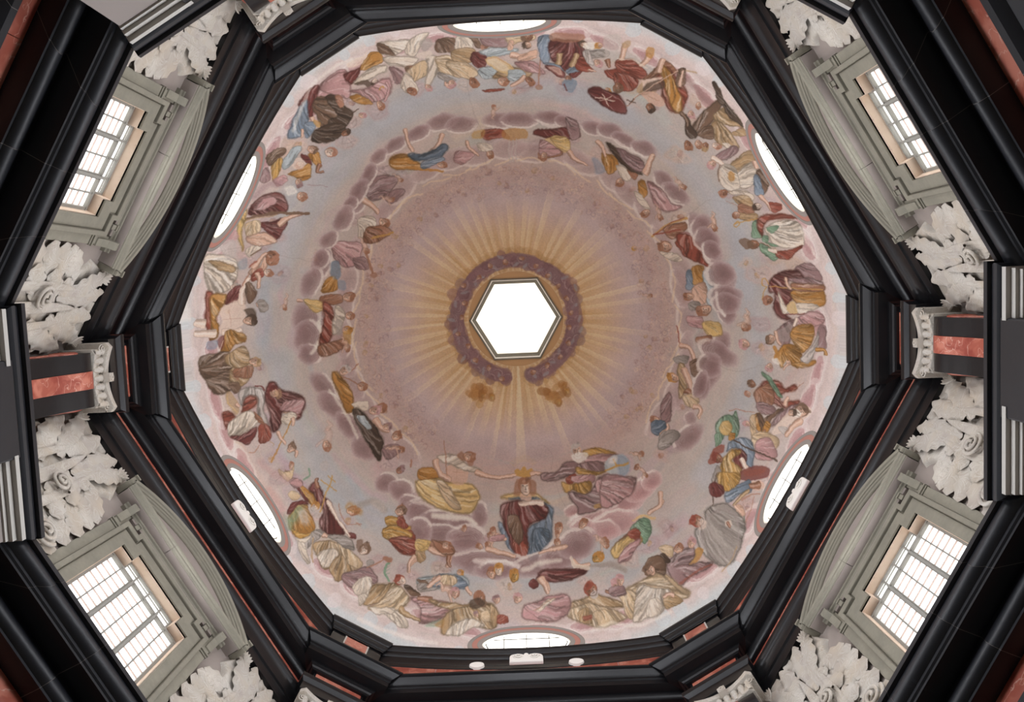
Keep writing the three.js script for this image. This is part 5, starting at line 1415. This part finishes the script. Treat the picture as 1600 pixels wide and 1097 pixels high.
function foliage(side, s, label) {                 // s = -1 or 1: which flank of the window
  const deg = SIDE[side], f = frame(deg), g = group('stucco_foliage', at(f, 0, H0, AW), f.turn), L = (...a) => leaf(...a);
  tag(g, label, 'stucco relief', 'white stucco foliage beside the drum windows');
  const X = (x) => s * (1.24 + (x - 1.34) * 0.83), Y = (y) => y - H0;
  const put = (name, x0, y0, x1, y1, x2, y2, w, o) => mesh(name, [L(X(x0), Y(y0), X(x1), Y(y1), X(x2), Y(y2), w, o)], M.stucco, g);
  { // ground of the relief: one swelling sheet whose edge sinks into the wall
    const nx = 84, ny = 120, rings = [], el = (x, y, cx, cy, rx, ry) => Math.hypot((x - cx) / rx, (y - cy) / ry) - 1;
    for (let i = 0; i <= ny; i++) { const y = 8.9 + 3.72 * i / ny, ring = [];
      for (let j = 0; j <= nx; j++) { const x = 1.24 + 2.24 * j / nx;
        const xl = y < 11.6 ? 1.36 + 0.05 * Math.abs(Math.sin(y * 8)) : y < 12.2 ? 1.38 + (y - 11.6) * 0.45 : 1.66;
        let m = Math.min((x - xl) / 0.09, (3.42 - Math.max(0, y - 11.8) * 0.3 - x) / 0.09, el(x, y, 1.46, 11.74, 0.22, 0.2) * 2, el(x, y, 2.24, 12.6, 0.14, 0.3) * 3, el(x, y, 2.74, 12.66, 0.09, 0.25) * 3, el(x, y, 3.4, 11.9, 0.22, 0.3) * 3);
        const w1 = fbm(x * 1.7 + 9 * s, y * 1.7, 64, 211 + deg, 3), w2 = fbm(x * 2.3, y * 2.3, 64, 97 + deg + s, 3), rid = 1 - Math.abs(Math.sin(9 * w1 + 4 * w2 + x * 1.3 - y)), big = fbm(x * 1.1, y * 1.1, 64, 31 + deg * s, 2);
        ring.push([X(x), Y(y), -0.05 + smooth(0, 1, m) * (0.075 + 0.06 * big + 0.028 * rid)]); }
      rings.push(ring); }
    mesh('ground', [loft(rings, 1.2)], M.stucco, g);
  }
  // leaves fanning towards the window
  for (const [y, x, w] of [[9.75, 1.33, 0.2], [10.1, 1.3, 0.2], [10.45, 1.3, 0.19], [10.8, 1.31, 0.19], [11.1, 1.32, 0.17], [11.32, 1.34, 0.15], [11.5, 1.4, 0.12]]) put('leaf', x + 0.75, y + 0.16, x + 0.3, y + 0.14, x, y - 0.08, w, { h: 0.03, z: 0.055, lobes: 4 });
  for (const [y, x] of [[10.0, 1.75], [10.5, 1.72], [10.95, 1.8], [11.35, 1.95]]) put('leaf', x + 0.6, y + 0.3, x + 0.3, y + 0.25, x, y, 0.2, { h: 0.03, z: 0.1, lobes: 5 });
  // leaves turning up under the architrave
  put('leaf', 2.25, 11.5, 2.05, 12.05, 1.86, 12.46, 0.2, { h: 0.04, z: 0.1 });
  put('leaf', 2.3, 11.6, 2.35, 12.15, 2.18, 12.56, 0.17, { h: 0.04, z: 0.1, lobes: 4 });
  put('leaf', 2.65, 11.5, 2.62, 12.1, 2.72, 12.54, 0.17, { h: 0.04, z: 0.1, lobes: 4 });
  put('leaf', 2.65, 11.3, 2.95, 11.95, 3.15, 12.46, 0.19, { h: 0.04, z: 0.1 });
  put('leaf', 2.7, 10.9, 3.1, 11.4, 3.3, 12.05, 0.2, { h: 0.04, z: 0.09 });
  put('leaf', 2.8, 10.1, 3.1, 10.4, 3.2, 10.9, 0.2, { h: 0.04, z: 0.09 });
  put('stem', 2.45, 9.6, 2.4, 10.8, 2.48, 11.9, 0.09, { lobes: 0, h: 0.03, z: 0.13 });
  put('stem', 2.15, 9.6, 1.95, 10.8, 2.15, 11.8, 0.07, { lobes: 0, h: 0.03, z: 0.12 });
  put('stem', 2.8, 9.8, 2.85, 10.8, 2.7, 11.9, 0.07, { lobes: 0, h: 0.03, z: 0.12 });
  // finger leaves curling over the edge of the black architrave at both ends
  for (const [cx, cy, d] of [[1.9, 12.38, -1], [3.2, 12.4, 1]]) for (let i = 0; i < 5; i++) {
    const a = (i - 2) * 0.36, r = 0.19;
    put('finger_leaf', cx - Math.sin(a) * 0.03, cy - 0.1, cx + Math.sin(a) * r * 0.5, cy + Math.cos(a) * r * 0.4, cx + Math.sin(a) * r, cy + Math.cos(a) * r * 0.9, 0.034, { lobes: 0, h: 0.03, z: 0.1, nt: 8, curl: 0.04 });
  }
  mesh('volute', [volute(X(1.62), Y(10.15), 0.2, s, 0.12)], M.stucco, g);
  mesh('volute', [volute(X(2.2), Y(10.9), 0.17, -s, 0.2)], M.stucco, g);
  return g;
}
for (const [side, a, b] of [['upper_left', 'left', 'top'], ['upper_right', 'top', 'right'], ['lower_right', 'right', 'bottom'], ['lower_left', 'bottom', 'left']]) {
  const nm = { left: 'toward the left bracket', right: 'toward the right bracket', top: 'toward the top of the picture', bottom: 'toward the bottom of the picture' };
  const f = frame(SIDE[side]);
  for (const s of [-1, 1]) {                       // which flank points to which end
    const x = f.t[0] * s, horizontal = { upper_left: [b, a], upper_right: [b, a], lower_right: [b, a], lower_left: [b, a] }[side];
    const toward = Math.abs(f.t[0] * s) > 0 && ((side.endsWith('left') ? x < 0 : x > 0)) ? (side.endsWith('left') ? 'left' : 'right') : (side.startsWith('upper') ? 'top' : 'bottom');
    foliage(side, s, 'white stucco foliage beside ' + side.replace('_', ' ') + ' drum window, ' + nm[toward]);
  }
}

for (const side of ['top', 'bottom']) {            // the two walls that the picture's edges cut off
  surround(side, 'grey stone window surround with curved pediment on the ' + side + ' drum wall');
  for (const s of [-1, 1]) foliage(side, s, 'white stucco foliage relief beside the ' + side + ' drum window, on its ' + (frame(SIDE[side]).t[0] * s > 0 ? 'right' : 'left') + ' flank');
}

// ------------------------------------------------------------------ corner brackets and capitals
function bracket(c, label, capLabel) {
  const deg = CORNER[c], f = frame(deg), base = 6.62, back = 6.81, g = group('corner_bracket', at(f, 0, 10.0, back), f.turn);
  tag(g, label, 'bracket', 'scroll brackets in the corners of the drum');
  const prof = [];                                  // (distance into the room, height): an S-shaped scroll
  const C = new THREE.CatmullRomCurve3([[0, 0.0], [0.2, 0.1], [0.31, 0.5], [0.37, 1.0], [0.45, 1.5], [0.55, 1.85], [0.61, 2.08], [0.59, 2.24], [0.45, 2.3]].map(([x, y]) => new THREE.Vector3(x, y, 0)));
  for (const p of C.getPoints(40)) prof.push([p.x, p.y]);
  prof.push([-0.3, 2.3], [-0.3, 0]);
  const cut = (w0, w1, d) => extrude(prof.map(([x, y]) => [x > 0 ? x + d : x, y]), w0, w1, [], 0.006).rotateY(-Math.PI / 2);
  mesh('scroll', [cut(-0.4, -0.13, 0), cut(0.13, 0.4, 0)], M.blackDull, g);
  mesh('marble_band', [cut(-0.129, 0.129, 0.012)], M.red, g);
  for (const s of [-1, 1]) {
    const pts = []; for (let i = 0; i <= 36; i++) { const t = i / 36, a = -1.2 + t * 9.2, r = 0.24 * (1 - 0.8 * t); pts.push(new THREE.Vector3(s * 0.402, 1.95 + r * Math.sin(a), 0.3 + r * Math.cos(a))); }
    pts.unshift(new THREE.Vector3(s * 0.402, 0.9, 0.12), new THREE.Vector3(s * 0.402, 1.4, 0.24));
    mesh('spiral_inlay', [new THREE.TubeGeometry(new THREE.CatmullRomCurve3(pts), 70, 0.026, 6)], M.red, g);
  }
  mesh('backing', [extrude([[-0.56, -2], [0.56, -2], [0.56, 2.35], [-0.56, 2.35]], -0.55, -0.02, [], 0.01)], M.blackDull, g);
  for (const s of [-1, 1]) mesh('inlay_strip', [box(0.05, 4.2, 0.012, s * 0.49, 0.15, -0.018)], M.red, g);
  // white capital with a concave abacus
  const k = group('capital', at(f, 0, 12.3, base), f.turn);
  tag(k, capLabel, 'capital', 'white capitals above the corner brackets');
  const aba = (w, z, b, dip) => { const p = [[-w, -0.3], [w, -0.3], [w, z - 0.06], [w - 0.07, z]]; for (let i = 1; i < 12; i++) { const t = i / 12 * 2 - 1; p.push([-(w - 0.07) * t, z - dip * (1 - t * t)]); } p.push([-(w - 0.07), z], [-w, z - 0.06]); return p; };
  const slabG = (w, z, dip, y0, y1) => extrude(aba(w, z, 0, dip), 0, y1 - y0, [], 0.012).rotateX(Math.PI / 2).translate(0, y1, 0);
  mesh('abacus', [slabG(0.53, 0.58, 0.1, 0.17, 0.27)], M.stucco, k);
  mesh('bell', [slabG(0.44, 0.44, 0.05, 0.0, 0.18)], M.stucco, k);
  const lf = []; for (let i = 0; i < 7; i++) { const x = -0.39 + i * 0.13; lf.push(leaf(x, 0, x, 0.1, x * 1.06, 0.19, 0.07, { h: 0.05, z: 0.42 - 0.05 * (1 - (x / 0.4) ** 2), lobes: 3, nt: 10, curl: 0.08 })); }
  lf.forEach((l) => mesh('acanthus_leaf', [l], M.stucco, k));
  mesh('rosette', [box(0.13, 0.12, 0.1, 0, 0.22, 0.5), new THREE.TorusGeometry(0.035, 0.014, 6, 14).translate(0, 0.22, 0.555)], M.stucco, k);
  for (const s of [-1, 1]) mesh('horn', [volute(s * 0.44, 0.14, 0.075, s, 0.46)], M.stucco, k);
}
const where = { left: 'left', right: 'right', upper_left: 'upper left', upper_right: 'upper right', lower_left: 'lower left', lower_right: 'lower right' };
for (const c of Object.keys(CORNER)) bracket(c, 'black scroll bracket with a red marble band in the ' + where[c] + ' corner of the drum', 'white leafy capital on the black bracket in the ' + where[c] + ' corner');

// ------------------------------------------------------------------ lower pilasters at the corners
function pilaster(c, t0, t1, label) {
  const deg = CORNER[c], f = frame(deg), tm = (t0 + t1) / 2, w = (t1 - t0), g = group('corner_pilaster', [at(f, tm, 0, 4.64)[0], 0, at(f, tm, 0, 4.64)[2]], f.turn);
  tag(g, label, 'pilaster', 'grey pilasters with white capitals below the lower cornice');
  const top = 7.6 + EYE;
  mesh('shaft', [extrude([[-w / 2, 0], [w / 2, 0], [w / 2, top - 0.1], [-w / 2, top - 0.1]], -0.5, 0, [], 0.01)], M.grey, g);
  mesh('capital', [[0.012, 0.13, 0.05], [0.035, 0.06, 0.07], [0.065, 0.0, 0.06]].map(([z, dy, h]) => box(w + z, h, 0.5 + z, 0, top - dy - h / 2, (z - 0.5) / 2 + z / 2)), M.white, g);
}
for (const [c, s, l] of [['left', -1, 'upper'], ['left', 1, 'lower'], ['right', 1, 'upper'], ['right', -1, 'lower']]) pilaster(c, ...(l === 'upper' ? (s > 0 ? [0.63, 1.05] : [-1.06, -0.6]) : (s > 0 ? [0.3, 1.03] : [-0.97, -0.22])), 'grey pilaster with white moulded capital under the ' + c + ' pier, the ' + l + ' of its pair');
pilaster('upper_left', 0.43, 1.03, 'grey pilaster with white moulded capital under the upper left pier');
pilaster('upper_right', -1.03, -0.43, 'grey pilaster with white moulded capital under the upper right pier');
for (const [c, deg] of Object.entries(CORNER)) {
  const f = frame(deg), sh = c === 'right' ? 0.32 : c === 'left' ? 0 : 0.16, g = group('pier', [at(f, 0, 0, 4.62)[0], 0, at(f, 0, 0, 4.62)[2]], f.turn);
  tag(g, 'black marble pier shaft under the ' + where[c] + ' corner', null, null, 'structure');
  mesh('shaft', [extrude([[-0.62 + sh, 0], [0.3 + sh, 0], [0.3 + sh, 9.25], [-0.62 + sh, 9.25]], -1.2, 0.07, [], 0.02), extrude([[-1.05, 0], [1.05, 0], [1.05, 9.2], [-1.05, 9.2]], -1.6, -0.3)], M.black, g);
}

// ------------------------------------------------------------------ oval windows at the foot of the dome
for (const [side, deg] of Object.entries(SIDE)) {
  const f = frame(deg), g = new THREE.Group(); g.name = 'window_' + ++win; scene.add(g);
  tag(g, 'bright oval window at the foot of the dome above the ' + side.replace('_', ' ') + ' wall, ringed in grey and red', null, null, 'structure');
  const n = 48, on = (kw, kv, off) => Array.from({ length: n }, (_, i) => { const t = i / n * 2 * Math.PI, s = kw * Math.cos(t), h = OC.h + kv * Math.sin(t), th = deg * D2R + Math.asin(clamp(s / 6.28, -1, 1)), r = domeR(th, Math.max(16.3, h)) - off + 0.5 * smooth(16.42, 16.3, h); return [r * Math.cos(th), h + EYE, r * Math.sin(th)]; });
  const flat = (kw, kv, a, dh = 0) => Array.from({ length: n }, (_, i) => { const t = i / n * 2 * Math.PI; return at(f, kw * Math.cos(t), OC.h + dh + kv * Math.sin(t), a); });
  mesh('reveal', [loft([on(OC.w + 0.02, OC.v + 0.02, 0.02), flat(OC.w, OC.v, 6.55, 0.58), flat(OC.w, OC.v, 6.78, 0.97)], 0.9, true)], M.plaster, g);
  const ring = (w0, w1, o0, o1) => loft([on(OC.w + w0, OC.v + w0, -0.02), on(OC.w + w0, OC.v + w0, o0), on(OC.w + w0 + 0.015, OC.v + w0 + 0.015, o1), on(OC.w + w1 - 0.015, OC.v + w1 - 0.015, o1), on(OC.w + w1, OC.v + w1, o0), on(OC.w + w1, OC.v + w1, -0.02)], 0.5, true);
  mesh('inner_ring', [ring(-0.01, 0.09, 0.012, 0.02)], M.ring, g);
  mesh('red_ring', [ring(0.085, 0.2, 0.006, 0.01)], M.redWash, g);
  mesh('outer_ring', [ring(0.195, 0.28, 0.014, 0.022)], M.ring, g);
  const disk = flat(OC.w, OC.v, 6.76, 0.95), mid = at(f, 0, OC.h + 0.95, 6.76);
  mesh('pane', [loft([disk, disk.map(() => mid)], 0, true)], M.pane, g);
  const bars = []; for (const x of [-0.5, 0, 0.5]) bars.push(new THREE.TubeGeometry(new THREE.LineCurve3(new THREE.Vector3(...at(f, x, OC.h, 6.72)), new THREE.Vector3(...at(f, x, OC.h + 0.95 + OC.v * 0.97 * Math.sqrt(1 - (x / 0.88) ** 2), 6.72))), 1, 0.012, 5));
  for (const b of bars) mesh('glazing_bar', [b], M.iron, g);
  const arc = Array.from({ length: 25 }, (_, i) => { const t = (i / 24 * 1.2 - 0.1) * Math.PI; return new THREE.Vector3(...at(f, OC.w * 0.97 * Math.cos(t), OC.h + 0.95 + OC.v * 0.97 * Math.sin(t), 6.71)); });
  mesh('glazing_bar', [new THREE.TubeGeometry(new THREE.LineCurve3(new THREE.Vector3(...at(f, -0.85, OC.h + 1.2, 6.72)), new THREE.Vector3(...at(f, 0.85, OC.h + 1.2, 6.72))), 1, 0.012, 5)], M.iron, g);
  mesh('frame_arch', [new THREE.TubeGeometry(new THREE.CatmullRomCurve3(arc), 40, 0.014, 5)], M.iron, g);
  daylight(2 * OC.w * 0.8, 2 * OC.v * 0.8, at(f, 0, OC.h + 0.1, 6.2), at(f, 0, OC.h - 0.3, 0), GLOW.oculus);
}
// white shell cartouches on the attic cornice
function cartouche(side, label) {
  const deg = SIDE[side], f = frame(deg), g = group('cartouche', at(f, 0, 15.76, 6.24), f.turn);
  tag(g, label, 'cartouche', 'white cartouches under the oval windows');
  const pts = [[-0.33, -0.1], [0.33, -0.1]]; for (let i = 0; i <= 12; i++) { const t = i / 12 * Math.PI; pts.push([0.17 + 0.16 * Math.cos(t), 0.12 + 0.13 * Math.sin(t)]); } for (let i = 0; i <= 6; i++) { const t = i / 6 * Math.PI; pts.push([0.05 * Math.cos(t), 0.22 + 0.06 * Math.sin(t)]); } for (let i = 0; i <= 12; i++) { const t = i / 12 * Math.PI; pts.push([-0.17 + 0.16 * Math.cos(t), 0.12 + 0.13 * Math.sin(t)]); }
  mesh('shield', [extrude(pts, 0.02, 0.1, [], 0.02)], M.plaster, g);
  for (const s of [-1, 1]) mesh('volute', [volute(s * 0.17, 0.1, 0.1, s, 0.1)], M.plaster, g);
  return f;
}
cartouche('bottom', 'white double-scroll cartouche on the black attic moulding below the bottom oval window');
cartouche('lower_left', 'white double-scroll cartouche on the black attic moulding below the lower left oval window');
cartouche('lower_right', 'white double-scroll cartouche on the black attic moulding below the lower right oval window');
for (const [s, l] of [[-1, 'right'], [1, 'left']]) {
  const f = frame(SIDE.bottom), g = group('oval_inlay', at(f, 0, 15.8, 6.29), f.turn);
  g.position.set(...at(f, s * -0.98, 15.86, 6.29));
  tag(g, 'white oval inlay in the red attic band, ' + l + ' of the bottom cartouche', 'inlay', 'white inlays of the attic band');
  mesh('plaque', [new THREE.CylinderGeometry(0.12, 0.13, 0.05, 24).rotateX(Math.PI / 2).scale(1.2, 1, 1)], M.plaster, g);
}

// ------------------------------------------------------------------ lantern
{
  const hex = (R, h, off = 0) => Array.from({ length: 6 }, (_, i) => { const t = (i * 60) * D2R; return [R * Math.cos(t), h + EYE, R * Math.sin(t)]; });
  const g = new THREE.Group(); g.name = 'trim_' + ++trim; scene.add(g); tag(g, 'grey moulded hexagonal frame around the opening at the top of the dome', null, null, 'structure');
  // plaster from the round end of the dome to the hexagon
  const N = 72, circ = Array.from({ length: N }, (_, i) => { const t = i / N * 2 * Math.PI; return [DOME.R * 1.03 * Math.cos(t), DOME.top + EYE + 0.02, DOME.R * 1.03 * Math.sin(t)]; });
  const hexN = (R, h) => Array.from({ length: N }, (_, i) => { const t = i / N * 2 * Math.PI, p = ((t / D2R) % 60) - 30, r = R * Math.cos(30 * D2R) / Math.cos(p * D2R); return [r * Math.cos(t), h + EYE, r * Math.sin(t)]; });
  mesh('collar', [loft([circ, hexN(1.66, 29.56)], 0.4, true)], M.goldPlaster, g);
  mesh('rim_moulding', [loft([hex(1.66, 29.5), hex(1.62, 29.5), hex(1.62, 29.56), hex(1.6, 29.57)], 0.1, true)], M.stone, g);
  mesh('frame_moulding', [loft([hex(1.6, 29.57), hex(1.6, 29.66), hex(1.57, 29.68), hex(1.57, 29.78)], 0.1, true)], M.plaster, g);
  mesh('inner_moulding', [loft([hex(1.57, 29.78), hex(1.53, 29.8), hex(1.53, 29.9), hex(1.49, 29.93), hex(1.49, 30.0), hex(1.45, 30.03), hex(1.45, 30.1), hex(1.7, 30.12)], 0.1, true)], M.stone, g);
  const l = new THREE.Group(); l.name = 'lantern'; scene.add(l); tag(l, 'bright hexagonal lantern above the dome with a pale painted ceiling', null, null, 'structure');
  mesh('drum', [loft([hex(1.75, 30.1), hex(1.75, 33.2)], 0.1, true)], M.plaster, l);
  const top = hex(1.76, 33.2), mid = [0, 33.25 + EYE, 0];
  mesh('vault', [loft([top, top.map(() => mid)], 0, true)], M.lanternCeil, l);
  for (const deg of Object.values(SIDE)) {
    const f = frame(deg), p = mesh('pane', [box(0.9, 1.9, 0.03)], M.pane, l); p.position.set(...at(f, 0, 31.5, 1.48)); p.rotation.y = f.turn;
    daylight(0.9, 1.9, at(f, 0, 31.5, 1.44), at(f, 0, 31.5, 0), GLOW.lantern);
  }
}

// ------------------------------------------------------------------ nave walls and floor below
{
  const R = 7.2, hex = (r, y) => Array.from({ length: 6 }, (_, i) => { const t = i * 60 * D2R; return [r * Math.cos(t), y, r * Math.sin(t)]; });
  const fl = mesh('floor', [extrude(Array.from({ length: 6 }, (_, i) => [R * Math.cos(i * 60 * D2R), R * Math.sin(i * 60 * D2R)]), -0.3, 0).rotateX(-Math.PI / 2)], M.floor, scene);
  tag(fl, 'pale stone floor of the church', null, null, 'structure');
  for (const [side, deg] of Object.entries(SIDE)) {
    const f = frame(deg), a = 5.3, hw = 3.3, g = group('nave_wall', [at(f, 0, 0, a)[0], 0, at(f, 0, 0, a)[2]], f.turn);
    g.name = 'wall_nave_' + side; tag(g, 'nave wall below the ' + side.replace('_', ' ') + ' cornice', null, null, 'structure');
    mesh('masonry', [extrude([[-hw, 0], [hw, 0], [hw, 8.6 + 0.9], [-hw, 8.6 + 0.9]], -0.5, 0)], M.nave, g);
  }
}
scene.traverse((o) => { if (o.isMesh) o.castShadow = o.receiveShadow = true; });
renderer.render(scene, camera);
